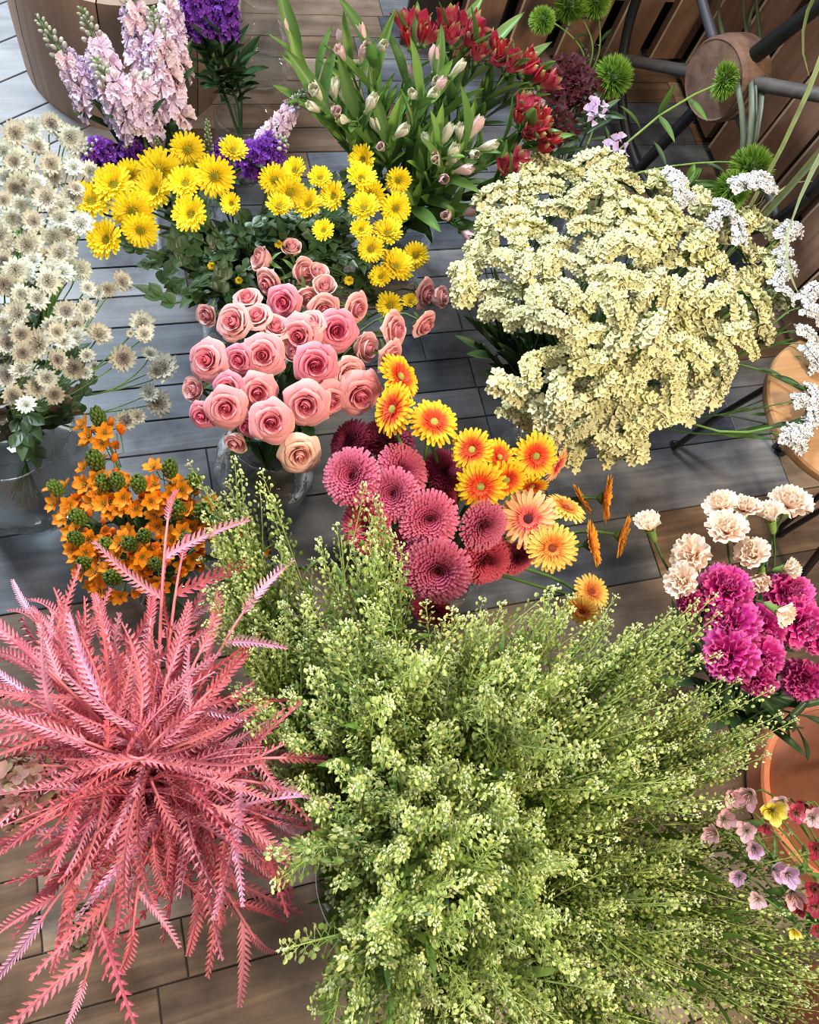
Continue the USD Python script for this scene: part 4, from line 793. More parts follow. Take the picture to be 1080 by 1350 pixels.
astr_spray([(217, 487, 46), (198, 468, 26), (205, 490, 26)], 'cream masterwort spray furthest from its bunch, nearest the roses', None, 0.42, ['astrantia_cream', 'astrantia_white', 'astrantia_cream'])
astr_spray([(207, 532, 42), (197, 518, 28)], 'cream masterwort spray low over the floor above the orange star flowers', None, 0.40, ['astrantia_cream', 'astrantia_white'])
astr_spray([(167, 557, 36), (180, 550, 26)], 'dusky masterwort heads touching the top of the orange star flowers', None, 0.38, ['astrantia_dusky', 'astrantia_cream'])
astr_spray([(113, 492, 22), (125, 483, 16)], 'small cream masterwort buds between the dense bunch and the stray sprays', None, 0.42, ['astrantia_white', 'astrantia_cream'])

# ------------------------------------------------------------------ pale yellow statice and a few white stems
SPOLY = [(640, 250), (690, 210), (755, 190), (800, 200), (865, 215), (915, 250), (985, 275), (1030, 300), (1045, 370), (1030, 440), (965, 490), (948, 545), (905, 555), (850, 595), (825, 600), (770, 580), (700, 560), (670, 515), (700, 470), (650, 430), (600, 380), (605, 330), (625, 290)]
SP = Polygon(SPOLY); SCV = VASE['statice'][0]
pts = []
tries = 0
while len(pts) < 165 and tries < 20000:
    tries += 1
    px, py = rnd.uniform(595, 1050), rnd.uniform(185, 610)
    from shapely.geometry import Point
    if SP.buffer(-8).contains(Point(px, py)) and all((px-a)**2+(py-b)**2 > 26**2 for a, b in pts):
        if 600 < px < 735 and 418+max(0, 690-px)*0.0 < py < 600 and px < 735-(py-600)*0.0: continue
        pts.append((px, py))
pts += [(675, 513), (690, 545), (720, 553), (760, 590), (815, 590), (832, 582), (700, 487), (735, 570)]
def sz(px, py):
    d = math.hypot((px-815)/240, (py-380)/220); return 0.60 - 0.20*d**1.8
# group the combs by stem
cent = []
for p_ in pts:
    if all((p_[0]-a)**2+(p_[1]-b)**2 > 62**2 for a, b in cent): cent.append(p_)
grp = {i: [] for i in range(len(cent))}
for p_ in pts: grp[min(range(len(cent)), key=lambda i: (p_[0]-cent[i][0])**2+(p_[1]-cent[i][1])**2)].append(p_)
def statice_stem(key, pts, zs, label, group, protos_, size=(40, 58), name='statice', cat='statice'):
    Hs = [at(px, py, z) for (px, py), z in zip(pts, zs)]
    c0 = np.array([*VASE[key][0], 0.2]); J = np.mean(Hs, 0); J = J + nrm(c0-J)*min(0.14, 0.55*np.linalg.norm(c0-J)) - np.array([0, 0, 0.03])
    c = stem_curve(key, J, nrm(J-c0+np.array([0, 0, 0.1])))
    t = thing(name, label, cat, c[0], group); mb = MB().add(tube(c, np.linspace(0.0028, 0.002, len(c)), 5), G1)
    for Hd, (px, py) in zip(Hs, pts):
        out = nrm(Hd-np.array([*VASE[key][0], 0.22])); n = nrm(out*0.7+np.array([0, 0, 0.55])+np.array([rnd.uniform(-.35, .35), rnd.uniform(-.35, .35), 0])-ray(px, py)*0.4)
        L = rnd.uniform(*size)/pxm(Hd); xd = out*rnd.uniform(0.3, 1)+np.array([rnd.uniform(-1, 1), rnd.uniform(-1, 1), rnd.uniform(-.6, .3)])*0.9
        M = frame(n, xd, Hd, L); ref(t, 'flower_comb', P(rnd.choice(protos_)), M)
        E_ = Hd - M[:3, 0]*0.5 - M[:3, 2]*0.3
        mb.add(tube(bez(J, J+nrm(J-c[-3])*0.04, E_-M[:3, 0]*0.4-M[:3, 2]*0.3, E_, 6), 0.0013, 4), G2)
        for q in range(2): mb.add(petal(0.05, 0.007, 3, 2, 0.4, 0.1, -0.1), G2, frame(np.cross(nrm(Hd-J), [0.2, 0.5, 0.8]), nrm(Hd-J), J+(Hd-J)*rnd.uniform(.1, .6)))
    mb.build('stem', STEM, t)
for i, cpt in enumerate(cent):
    if not grp[i]: continue
    where = ('spilling low over the floor above the orange gerberas' if cpt[1] > 500 else 'on the side towards the daisies' if cpt[0] < 690 else 'at the back below the green balls' if cpt[1] < 270 else 'on the side towards the round stool' if cpt[0] > 940 else 'in the middle of its bunch')
    statice_stem('statice', grp[i], [sz(*q)+rnd.uniform(-.04, .025) for q in grp[i]], 'pale yellow statice stem ' + where, 'yellow statice stems ' + where, ['statice_cream_a', 'statice_cream_b', 'statice_cream_c', 'statice_cream_d'])
WST = [([(890, 230), (895, 245), (903, 262)], 'white statice rising behind the yellow statice, nearest the maroon pinks', 0.56), ([(985, 238), (1000, 243), (1010, 236)], 'white statice tip just below the green balls by the fence', 0.50), ([(958, 272)], 'small bluish white statice tip between two green leaves', 0.52),
       ([(1040, 303), (1048, 300)], 'white statice tip beside the striped grass blade', 0.46), ([(1035, 330), (1042, 350), (1030, 365), (1038, 385)], 'long white statice spike along the striped grass blade', 0.46), ([(1072, 385), (1075, 410), (1068, 440), (1075, 470)], 'white statice spike cut off by the right edge above the stool', 0.47),
       ([(1075, 520), (1060, 527), (1072, 545)], 'white statice lying over the stool seat, nearer the fence', 0.48), ([(1058, 572), (1068, 555), (1050, 580)], 'blush white statice lying on the stool edge nearest the floor', 0.475), ([(960, 275), (975, 300), (945, 290)], 'white statice half buried in the yellow bunch at the back', 0.52)]
for q, lab, z in WST: statice_stem('statice', q, [z+rnd.uniform(-.008, .008) for _ in q], lab, None, ['statice_white_a', 'statice_white_b'], (30, 40), 'white_statice')
ref_n = 0
for k in range(64):                 # bare winged stems of the bunch
    a = rnd.uniform(0, 6.283); J = np.array([*SCV, 0.40]) + np.array([math.cos(a), math.sin(a), 0])*rnd.uniform(0.04, 0.13) + np.array([0.0, 0.03, 0]) if k < 20 else at(rnd.uniform(628, 750), rnd.uniform(400, 470), rnd.uniform(0.36, 0.44))
    c = stem_curve('statice', J, nrm(J-np.array([*SCV, 0.05]))); t = thing('statice', 'dark winged statice stem below the yellow heads', 'statice', c[0], 'dark lower stems of the yellow statice')
    MB().add(tube(c, 0.0030, 4), (0.03, 0.055, 0.02)).build('stem', STEM, t)
    for q in range(3): p, d = on_curve(c, rnd.uniform(.4, .95)); add_leaf(t, 'dark_lance', p, d+np.array([rnd.uniform(-.4, .4), rnd.uniform(-.4, .4), 0]), 0.08)
for (a_, b_, lab) in (((1010, 490), (1060, 515), 'green statice stem reaching across the stool edge, upper one'), ((985, 570), (1075, 552), 'green statice stem reaching across the stool edge, lower one')):
    A0, B0 = at(*a_, 0.46), at(*b_, 0.465); c0 = np.array([*SCV, 0.24]); c = np.vstack([[*SCV, 0.02], bez(c0, c0+[0.05, 0, 0.12], A0-nrm(B0-A0)*0.1, A0, 7), B0]); t = thing('statice', lab, 'statice', c[0]); MB().add(tube(c, 0.0022, 5), G2).build('stem', STEM, t)
    for q in range(3): p, d = on_curve(c, 0.86+0.05*q); add_leaf(t, 'dark_lance', p, d+np.array([0, 0, .2]), 0.05)

# ------------------------------------------------------------------ orange star flowers
SFC = [(132, 556), (129, 613), (139, 641), (157, 638), (224, 623), (184, 642), (253, 642), (265, 678), (78, 647), (104, 712), (107, 685), (144, 721), (172, 719), (233, 676), (191, 709), (150, 762), (205, 745), (245, 715), (115, 745)]
for (px, py), lab in zip(SFC, rows(SFC, 5)):
    z = 0.40 - 0.00035*abs(px-180) + rnd.uniform(-.02, .02); Hd = at(px, py, z); c0 = np.array([*VASE['star'][0], 0.1]); n = nrm(Hd-c0)
    c = stem_curve('star', Hd-n*0.02, n); t = thing('star_flower', f'orange star-flower stem with green bud tip, {lab}', 'star flower', c[0]); mb = MB().add(tube(c, 0.0022, 6), G2)
    s = 17/pxm(Hd); ref(t, 'bud_cone', P('bud_cone'), frame(n, (1, 0, 0), Hd+n*s*0.15, s*rnd.uniform(.8, 1.1)*np.array([1, 1, 1.15])))
    for q in range(10):
        a = q*2.39996+rnd.uniform(-.3, .3); rr = rnd.uniform(0.75, 1.5)*20/pxm(Hd); u = nrm(np.cross(n, [.3, .6, .1])); w = np.cross(n, u); o = u*math.cos(a)+w*math.sin(a)
        Fp = Hd + o*rr - n*(0.008+0.0032*q); nn = nrm(o*0.75+n*0.75-ray(px, py)*0.5)
        S_ = Hd - n*(0.02+0.006*q); mb.add(tube([S_, S_+o*rr*0.6-n*0.004, Fp-nn*0.006], 0.0009, 4), G2)
        if q % 5 in (2,): ref(t, 'bud', P('orange_bud'), frame(nn, (1, 0, 0), Fp, rnd.uniform(8.5, 11)/pxm(Hd)))
        elif q % 5 == 4: ref(t, 'floret', P('star_cup'), frame(nn, (rnd.random(), rnd.random(), 0), Fp, rnd.uniform(14, 17)/pxm(Hd)))
        else: ref(t, 'floret', P('star_flower'), frame(nn, (rnd.random(), rnd.random(), 0), Fp, rnd.uniform(14.5, 18.5)/pxm(Hd)))
    mb.build('stem', STEM, t)
    for q in range(2): p, d = on_curve(c, rnd.uniform(.5, .8)); add_leaf(t, 'dark_lance', p, d+np.array([rnd.uniform(-1, 1), rnd.uniform(-1, 1), 0]), 0.08)
for (px, py, lab) in ((346, 723, 'single orange star flower among green sprays by the rose vase'), (318, 700, 'orange star flower half hidden behind the first green spray'), (303, 738, 'orange star flower peeping through the green spray above the pink foliage')):
    flower('star_flower', lab, 'star flower', 'star', px, py, 0.30, 28, 'star_flower', 90, 40, None, (), 0.0016, G2, 0.0)

# ------------------------------------------------------------------ stock (lilac and violet spikes)
def stock(label, key, tip, base, zt, zb, kinds, w, cat='stock', group=None, budfrac=0.35, nfl=22, leafy=4):
    T, B = at(*tip, zt), at(*base, zb); ax = nrm(T-B); L = np.linalg.norm(T-B); c0 = np.array([*VASE[key][0], 0.2])
    c = stem_curve(key, B, ax); t = thing('stock', label, cat, c[0], group)
    spine = [B+ax*L*q for q in np.linspace(0, 1, 6)]
    mb = MB().add(tube(np.vstack([c, spine[1:]]), np.r_[np.full(len(c), 0.0036), np.linspace(0.0034, 0.0018, 5)], 6), (0.14, 0.22, 0.09))
    u = nrm(np.cross(ax, [.3, .2, .9])); v = np.cross(ax, u); g = MB()
    for q in range(nfl):
        f = (q+.3)/nfl*(1-budfrac); a = q*2.39996+rnd.uniform(-.3, .3); o = u*math.cos(a)+v*math.sin(a); s = w*(1.0-0.35*f/(1-budfrac))*rnd.uniform(.9, 1.12)
        C = B+ax*L*f+o*s*0.85; n = nrm(o+ax*0.45-ray(*tip)*0.35)
        mb.add(tube([B+ax*(L*f-0.004), C-n*s*0.2], 0.001, 4), G2)
        ref(t, 'floret', P(rnd.choice(kinds)), frame(n, (rnd.random(), rnd.random(), .2), C, s))
    for q in range(int(40*budfrac)+6):
        f = 1-budfrac+budfrac*(q+.5)/(40*budfrac+6); a = q*2.39996; o = u*math.cos(a)+v*math.sin(a); r0 = w*(0.62-0.42*(f-1+budfrac)/budfrac); C = B+ax*L*f+o*r0
        d = nrm(o+ax*0.9); k = (f-1+budfrac)/budfrac
        g.add((ball(1, 1)[0]*[0.30, 0.30, 0.46], ball(1, 1)[1]), lerp((0.50, 0.46, 0.42), (0.34, 0.42, 0.26), np.array(k)), frame(d, None, C, w*(0.62-0.3*k))); mb.add(tube([B+ax*(L*f-0.006), C], 0.0009, 4), G2)
    mb.build('stem', STEM, t); g.build('buds', LEAF, t)
    for q in range(leafy):
        p, d = on_curve(c, rnd.uniform(.45, .97)); a = rnd.uniform(0, 6.28); add_leaf(t, 'dark_lance', p, np.array([math.cos(a), math.sin(a), 0.5])*0.7+d*0.8, rnd.uniform(.07, .11))
LI = ['stock_lilac', 'stock_lilac', 'stock_blush']
stock('pale lilac stock spike furthest left, its green tip before the tub', 'stock', (46, 18), (128, 138), 0.50, 0.40, LI, 0.0240, budfrac=0.42, nfl=14)
stock('pale lilac stock spike with bluish green tip, second from the tub edge', 'stock', (106, 8), (165, 150), 0.53, 0.40, LI, 0.0247, budfrac=0.30)
stock('pale lilac stock spike with the lowest green tip of the lilac bunch', 'stock', (124, 75), (180, 165), 0.50, 0.41, LI, 0.0260, budfrac=0.35, nfl=16)
stock('tall pale lilac stock spike leaning out of the top edge', 'stock', (165, -30), (205, 120), 0.56, 0.41, LI, 0.0260, budfrac=0.2)
stock('pale lilac stock spike nearest the violet stock stems', 'stock', (200, 8), (228, 160), 0.54, 0.40, LI, 0.0260, budfrac=0.25, nfl=26)
stock('pale lilac stock spike behind the others, touching the violet flowers', 'stock', (222, -10), (228, 90), 0.50, 0.42, LI, 0.0234, budfrac=0.15)
stock('blush stock spike lowest in the lilac bunch, hanging over violet flowers', 'stock', (185, 95), (190, 175), 0.48, 0.40, ['stock_blush', 'stock_blush', 'stock_lilac'], 0.0260, budfrac=0.1, nfl=18)
stock('violet stock spike with dark stems, behind the lilac bunch', 'stock2', (245, -30), (262, 40), 0.52, 0.44, ['stock_purple'], 0.022, budfrac=0.1, leafy=26)
stock('violet stock spike at the top edge beside the empty jar', 'stock2', (300, -35), (293, 38), 0.52, 0.44, ['stock_purple'], 0.022, budfrac=0.1, leafy=26)
stock('violet stock spike between the other two at the top edge', 'stock2', (272, -30), (278, 45), 0.50, 0.43, ['stock_purple'], 0.021, budfrac=0.1, leafy=26)
stock('violet stock spike low behind the white masterwort', 'stock', (115, 190), (150, 222), 0.38, 0.33, ['stock_purple'], 0.026, budfrac=0.15, nfl=16)
stock('violet stock spike under the blush stock, above the yellow daisies', 'stock', (172, 185), (185, 222), 0.38, 0.33, ['stock_purple'], 0.026, budfrac=0.1, nfl=16)
stock('green budded stock tip just left of the topmost yellow daisy', 'stock', (205, 180), (215, 215), 0.42, 0.36, ['stock_purple'], 0.013, budfrac=0.85, nfl=5)
stock('green budded stock tip between two topmost yellow daisies', 'stock', (273, 158), (276, 215), 0.42, 0.35, ['stock_purple'], 0.014, budfrac=0.80, nfl=6)
stock('violet stock spike behind the rightmost daisies of the left half', 'stock', (296, 183), (288, 218), 0.37, 0.33, ['stock_purple'], 0.015, budfrac=0.1, nfl=10)
stock('lilac and blush stock spike leaning towards the lilies', 'stock', (402, 118), (350, 190), 0.44, 0.36, ['stock_lilac', 'stock_blush'], 0.018, budfrac=0.28, nfl=18)
stock('violet stock spike beneath the lilac one that leans towards the lilies', 'stock', (378, 185), (330, 212), 0.39, 0.34, ['stock_purple'], 0.026, budfrac=0.2, nfl=18)

# ------------------------------------------------------------------ lilies of the Incas: red ones at the back, blush buds in front
def lily(label, px, py, z, kinds, n, light, group=None, lean=None, nl=9, spread=0.020, size=0.042):
    H_ = at(px, py, z); c0 = np.array([*VASE['alstro'][0], 0.22]); ax = nrm(nrm(H_-c0)+np.array([0, 0, 0.6])-ray(px, py)*0.15)
    c = stem_curve('alstro', H_, ax); t = thing('peruvian_lily', label, 'lily', c[0], group)
    mb = MB().add(tube(c, np.linspace(0.003, 0.0022, len(c)), 6), (0.12, 0.22, 0.06))
    u = nrm(np.cross(ax, [.3, .2, .9])); v = np.cross(ax, u)
    for q in range(n):
        a = q*6.283/n+rnd.uniform(-.3, .3); o = u*math.cos(a)+v*math.sin(a); d = nrm(ax+o*rnd.uniform(.35, .8)); B = H_+o*spread*rnd.uniform(.7, 1.2)+ax*rnd.uniform(.0, .02)
        mb.add(tube([H_-ax*0.01, B], 0.0013, 4), G3); ref(t, 'bloom', P(rnd.choice(kinds)), frame(d, (rnd.random(), rnd.random(), .1), B, size*rnd.uniform(.85, 1.1)))
    mb.build('stem', STEM, t)
    for q in range(nl):
        tt = 0.99-0.05*q if q < 6 else rnd.uniform(.45, .75); p, d = on_curve(c, tt); a = q*2.39996+rnd.uniform(-.4, .4); o = u*math.cos(a)+v*math.sin(a)
        dd = nrm(ax*rnd.uniform(.5, 1.1)+o*0.8); nn = nrm(ax-dd*np.dot(ax, dd)-o*0.4)
        ref(t, 'leaf', P(('lance_leaf_light' if rnd.random() < .55 else 'lance_leaf') if light and q < 7 else 'lance_leaf'), frame(nn, dd, p, rnd.uniform(.085, .135)))
WB, RB = ['alstro_white_bud', 'alstro_white_bud', 'alstro_pink_bud'], ['alstro_red', 'alstro_red', 'alstro_red_bud']
for (px, py, z, lab, kinds, n) in ((395, 70, 0.46, 'blush lily with a single pink bud, furthest left by the empty jar', ['alstro_pink_bud'], 1), (408, 120, 0.44, 'leafy lily stem left of the white buds, above the lilac stock', WB, 2), (462, 85, 0.46, 'white-budded lily highest at the left half', WB, 3), (492, 70, 0.50, 'lily with the tallest bright green leaves near the top edge', WB, 2), (435, 150, 0.43, 'lily with long white buds above the lilac stock tip', WB, 4),
        (470, 155, 0.44, 'blush lily with closed pinkish flowers beside the long white buds', ['alstro_pink_bud', 'alstro_white_bud'], 3), (555, 130, 0.46, 'white and blush lily before the leftmost red lilies', ['alstro_pink_bud', 'alstro_white_bud'], 4), (575, 110, 0.45, 'lily with upright white buds before the red lilies', WB, 3), (510, 190, 0.41, 'lily whose small buds stand just above the daisy cluster', WB, 3), (578, 205, 0.42, 'lily with fat cream buds right of the daisies', WB, 4),
        (615, 195, 0.42, 'lily with cream buds nearest the statice', WB, 4), (585, 228, 0.41, 'blush lily with opening pink flowers above the statice edge', ['alstro_pink_bud', 'alstro_pink_bud', 'alstro_white_bud'], 4), (600, 290, 0.36, 'drooping lily with withered buds between daisies and statice', ['alstro_pink_bud'], 3), (545, 270, 0.34, 'dark leafy lily stem behind the small daisies', WB, 1)):
    lily(lab, px, py, z, kinds, n, True, nl=11)
for (px, py, z, lab, n) in ((548, 62, 0.44, 'red lily furthest left, close to the dark fence gap', 4), (600, 58, 0.45, 'red lily before the leftmost fence board', 5), (632, 80, 0.44, 'red lily between two fence boards', 5), (668, 95, 0.44, 'red lily before the second fence gap', 5), (690, 112, 0.42, 'red lily with pale streaks nearest the maroon pinks', 4), (688, 170, 0.43, 'largest red lily cluster between the maroon pinks and white buds', 7), (700, 185, 0.42, 'red lily low beside the lilac pinks', 4), (668, 240, 0.38, 'red lily bud low between lily leaves and statice', 2)):
    lily(lab, px, py, z, RB, n+1, False, nl=10, size=0.047, spread=0.024)

# ------------------------------------------------------------------ pinks and green balls at the back
def cluster(name, label, cat, key, px, py, z, pr, n, R, s, group=None):
    H_ = at(px, py, z); ax = nrm(np.array([0, 0, 1.0])-ray(px, py)*0.5); c = stem_curve(key, H_-ax*0.02, ax); t = thing(name, label, cat, c[0], group)
    mb = MB().add(tube(c, 0.002, 6), G1); u = nrm(np.cross(ax, [.3, .2, .9])); v = np.cross(ax, u)
    for q in range(n):
        a = q*2.39996; d = math.sqrt((q+.5)/n)*R; o = u*math.cos(a)+v*math.sin(a); C = H_+o*d-ax*d*d/R*0.6; nn = nrm(ax+o*0.7*d/R+np.array([rnd.uniform(-.3, .3), rnd.uniform(-.3, .3), 0]))
        mb.add(tube([H_-ax*0.025, C-nn*0.002], 0.0008, 4), G2); ref(t, 'floret', P(pr), frame(nn, (rnd.random(), rnd.random(), .1), C, s*rnd.uniform(.85, 1.1)))
    mb.build('stem', STEM, t)
    for q in range(6): p, d = on_curve(c, rnd.uniform(.6, .97)); a = rnd.uniform(0, 6.28); add_leaf(t, 'dark_lance', p, np.array([math.cos(a), math.sin(a), .4])+.4*d, rnd.uniform(.05, .08))
for (px, py, lab) in ((722, 98, 'maroon sweet william cluster beside the red lilies'), (755, 88, 'maroon sweet william cluster topmost, before the glass vase'), (752, 120, 'maroon sweet william cluster in the middle of its bunch'), (738, 160, 'maroon sweet william cluster lowest, above the statice'), (772, 105, 'maroon sweet william cluster nearest the round green ball')):
    cluster('sweet_william', lab, 'sweet william', 'dianthus', px, py, 0.38 + rnd.uniform(-.01, .01), 'sweet_william_dark', 15, 0.036, 0.0165)
for (px, py, n, lab) in ((702, 130, 6, 'lilac pinks cluster beside the largest red lily'), (788, 143, 8, 'lilac pinks cluster under the round green ball'), (815, 188, 5, 'small lilac pinks cluster rising above the statice'), (712, 148, 4, 'lilac pinks cluster tucked against the red lilies')):
    cluster('lilac_pinks', lab, 'pinks', 'dianthus', px, py, 0.40, 'dianthus_lilac', n, 0.022, 0.0135)
for (px, py, s, key, z, lab) in ((808, 101, 60, 'dianthus', 0.38, 'round green fluffy ball above the lilac pinks'), (715, 27, 40, 'trick', 0.28, 'green fluffy ball on the left of the glass vase by the fence'), (752, 8, 48, 'trick', 0.28, 'green fluffy ball in the middle over the glass vase by the fence'), (785, 4, 46, 'trick', 0.28, 'green fluffy ball on the right over the glass vase by the fence'),
        (990, 222, 66, 'dianthus', 0.36, 'green fluffy ball behind the white statice tip, larger one'), (965, 250, 56, 'dianthus', 0.37, 'green fluffy ball left of the white statice tip, lower one')):
    flower('green_ball', lab, 'green flower', key, px, py, z, s*0.98, 'trick_ball', 90, 10, None, [('dark_lance', .8, 0.06), ('dark_lance', .65, 0.06)], 0.002, G3, 0.3)
HB = at(955, 107, 0.40); t = thing('green_ball', 'green fluffy ball on a long slanting stem before the wheel hub', 'green flower', (0.95, 1.18, 0.02)); A0 = at(828, 185, 0.36)
c = np.vstack([[0.95, 1.18, 0.02], [0.96, 1.19, 0.2], bez(np.array([0.97, 1.2, 0.24]), A0-[0.03, 0.03, 0.02], A0, at(870, 152, 0.39), 5), at(915, 125, 0.40), HB]); MB().add(tube(c, 0.0026, 6), G3).build('stem', STEM, t)
ref(t, 'bloom', P('trick_ball'), frame(nrm(at(985, 112, 0.42)-at(930, 105, 0.40)), None, HB, 27/pxm(HB)*np.array([1, 1, 0.75])))
for (px, py, d) in ((868, 150, (0, 0, 1)), (868, 152, (.3, -1, 0)), (905, 128, (0.5, -.9, 0)), (845, 170, (-.5, .3, .4))): add_leaf(t, 'lance_leaf', at(px, py, 0.39), np.array(d, float), 0.07)
for k, (a_, b_) in enumerate((((870, 260), (900, 215)), ((900, 250), (935, 195)), ((910, 245), (960, 240)))):
    A0, B0 = at(*a_, 0.34), at(*b_, 0.36); c = stem_curve('dianthus', A0, nrm(B0-A0)); t = thing('pinks_shoot', ['broad dark leaves leaning left behind the white statice', 'upright dark leaf behind the white statice', 'dark leaves beneath the lower green balls'][k], 'shoot', c[0]); MB().add(tube(c, 0.002, 5), G1).build('stem', STEM, t)
    for q in range(3): add_leaf(t, 'lance_leaf', A0, (B0-A0)+np.array([rnd.uniform(-.02, .02), rnd.uniform(-.02, .02), 0]), 0.085)
# arching striped grass plant
GP = np.array([1.30, 0.98, 0.0]); t = thing('potted_grass', 'arching green striped grass in a dark pot by the fence', 'plant', GP)
MB().add(lathe([(0, 0), (0.07, 0), (0.085, 0.15), (0.092, 0.155), (0.092, 0.17), (0.084, 0.17), (0.08, 0.14), (0, 0.14)], 40), (1, 1, 1), trans(*GP)).build('pot', DARK, t, smooth=30)
def blade(pts, w, col):
    c = np.array(pts, float); tt = np.linspace(0, 1, len(c)); cc = bez(*c, 14) if len(c) == 4 else c; n = len(cc); T = np.gradient(cc, axis=0); S = np.cross(T, CAM-cc); S /= np.linalg.norm(S, axis=1, keepdims=True)
    ww = w*np.sin(np.pi*np.clip(np.linspace(0.18, 1, n), 0, 0.985))**0.6; nn = np.cross(S, T); nn /= np.linalg.norm(nn, axis=1, keepdims=True)
    v = np.concatenate([(cc-S*ww[:, None])[:, None], (cc-nn*ww[:, None]*0.35)[:, None], (cc+S*ww[:, None])[:, None]], 1).reshape(-1, 3); cl = np.tile([col, np.array(col)*0.6+np.array([.25, .28, .15])*.4, col], (n, 1)); MB().add((v, grid(n-1, 2)), cl).build('blade', LEAF, t)
top = GP+[0, 0, 0.14]
blade([top, top+[0.05, 0.0, 0.75], at(1095, 120, 0.62), at(1041, 300, 0.50)], 0.008, (0.22, 0.30, 0.13)); blade([top, top+[0.0, 0.15, 0.9], at(1010, -40, 0.62), at(1067, 100, 0.50)], 0.005, (0.26, 0.34, 0.13)); blade([top, top+[0, 0, 0.3], at(1020, 235, 0.42), at(1085, 240, 0.38)], 0.002, (0.34, 0.34, 0.18)); blade([at(1041, 300, 0.50), at(1032, 330, 0.49), at(1040, 365, 0.48), at(1055, 390, 0.46)], 0.0025, (0.26, 0.3, 0.14))
for (a_, b_) in (((960, 60), (985, -20)), ((985, 55), (1000, -30)), ((940, 75), (1010, -20)), ((905, 60), (960, -25))): blade([top, top+[0.05, 0.2, 0.4], at(*a_, 0.42), at(*b_, 0.34)], 0.006, (0.03, 0.055, 0.03))

# ------------------------------------------------------------------ dyed pink foliage
PB = [(225, 645, 0.50), (246, 698, 0.48), (345, 770, 0.50), (285, 818, 0.52), (15, 775, 0.48), (62, 785, 0.48), (305, 880, 0.54), (415, 997, 0.52), (392, 1040, 0.50), (402, 1100, 0.44), (355, 1268, 0.36), (290, 1215, 0.34), (170, 1275, 0.40), (95, 1348, 0.44), (25, 1255, 0.44), (-5, 1120, 0.50), (-10, 900, 0.56), (20, 840, 0.58), (110, 880, 0.60), (190, 880, 0.60), (380, 1160, 0.42), (330, 1090, 0.54), (240, 1010, 0.60), (120, 1010, 0.60), (60, 960, 0.58), (200, 780, 0.52), (250, 930, 0.60), (130, 800, 0.50), (300, 960, 0.58), (160, 1130, 0.54), (60, 1180, 0.42), (-8, 1010, 0.50)]
PD = ['the one rising highest into the orange flowers', 'pointing up beside the highest one', 'pointing at the first green sprays', 'lilac-tipped, above the middle', 'furthest up at the left edge', 'with steep coral leaves at upper left', 'under the lilac-tipped one', 'reaching furthest over the pepperweed', 'just below the furthest-reaching one', 'tangled with the pepperweed plume', 'with its tip hanging furthest right over brown boards', 'hanging over pale patch of floor', 'with one straight narrow leaf over the floor',
      'hanging lowest in the corner', 'hanging at the lower left edge', 'crossing the left edge below the dried flower', 'crossing the left edge in the upper half', 'upright and coral at upper left', 'in the upper heart of the bunch', 'in the heart of the bunch, nearest the green', 'drooping under the pepperweed plume', 'with lilac upper leaves at the right', 'standing up towards the viewer', 'standing up left of the heart', 'above the dried flower head', 'between orange flowers and the heart', 'right of the heart, pointing at the viewer', 'beneath the orange flowers',
      'pointing right with lilac leaves', 'in the lower heart, hanging forward', 'falling across grey boards', 'behind the dried flower head']
GF = Polygon([(-10, 790), (120, 800), (310, 830), (390, 1000), (370, 1140), (220, 1170), (60, 1160), (-10, 1120)])
NPB = len(PB)
while len(PB) < NPB+26:
    q = (rnd.uniform(-10, 390), rnd.uniform(790, 1170))
    if GF.contains(Point(*q)): PB.append((*q, rnd.uniform(.42, .57))); PD.append('tangled inside the bunch, tip not standing out')
for (px, py, z), lab in zip(PB, PD):
    T = at(px, py, z); c0 = np.array([*VASE['pink'][0], 0.21]); L = np.linalg.norm(T-c0)
    if L < 0.22: T = T+np.array([0, 0, 0.04]); L = np.linalg.norm(T-c0)
    N = c0+nrm(np.append((T-c0)[:2], 0))*0.03; dr = nrm(np.append((T-c0)[:2], 0.0)+1e-6)
    c = np.vstack([[*VASE['pink'][0], 0.02], N*[1, 1, 0.55], bez(N, N+np.array([0, 0, 1])*L*0.42, T-dr*L*0.28+np.array([0, 0, 0.05]), T-dr*0.035, 9)])
    t = thing('pink_foliage', 'dyed pink fern-like branch ' + lab, 'foliage', c[0], 'inner branches of the dyed pink bunch' if 'tangled inside' in lab else None); MB().add(tube(c, np.linspace(0.0034, 0.0016, len(c)), 6), (0.66, 0.20, 0.22)).build('stem', STEM, t)
    early = py < 825; m_ = 5 if early else rnd.choice([15, 16, 17])
    for q in range(m_):
        tt = (0.66+0.32*q/(m_-1)) if early else (0.26+0.72*q/(m_-1)); p, d = on_curve(c, tt); sd = nrm(np.cross(d, [0, 0, 1])+1e-4); up = np.cross(sd, d); s = 1 if q % 2 else -1
        dd = nrm(d*(0.75+0.35*tt)+sd*s*rnd.uniform(.4, 1.7)+up*rnd.uniform(-.5, .6)) if q < m_-1 else d
        Lf = rnd.uniform(0.075, 0.13)*(1.0 if q < m_-1 else 0.9); nn = nrm(up-dd*np.dot(up, dd)+sd*rnd.uniform(-.5, .5))
        ref(t, 'leaf', P(rnd.choice(['toothed_a', 'toothed_b', 'toothed_c', 'toothed_d', 'toothed_b'])), frame(nn, dd, p, Lf*np.array([1, 1.15, 1])))
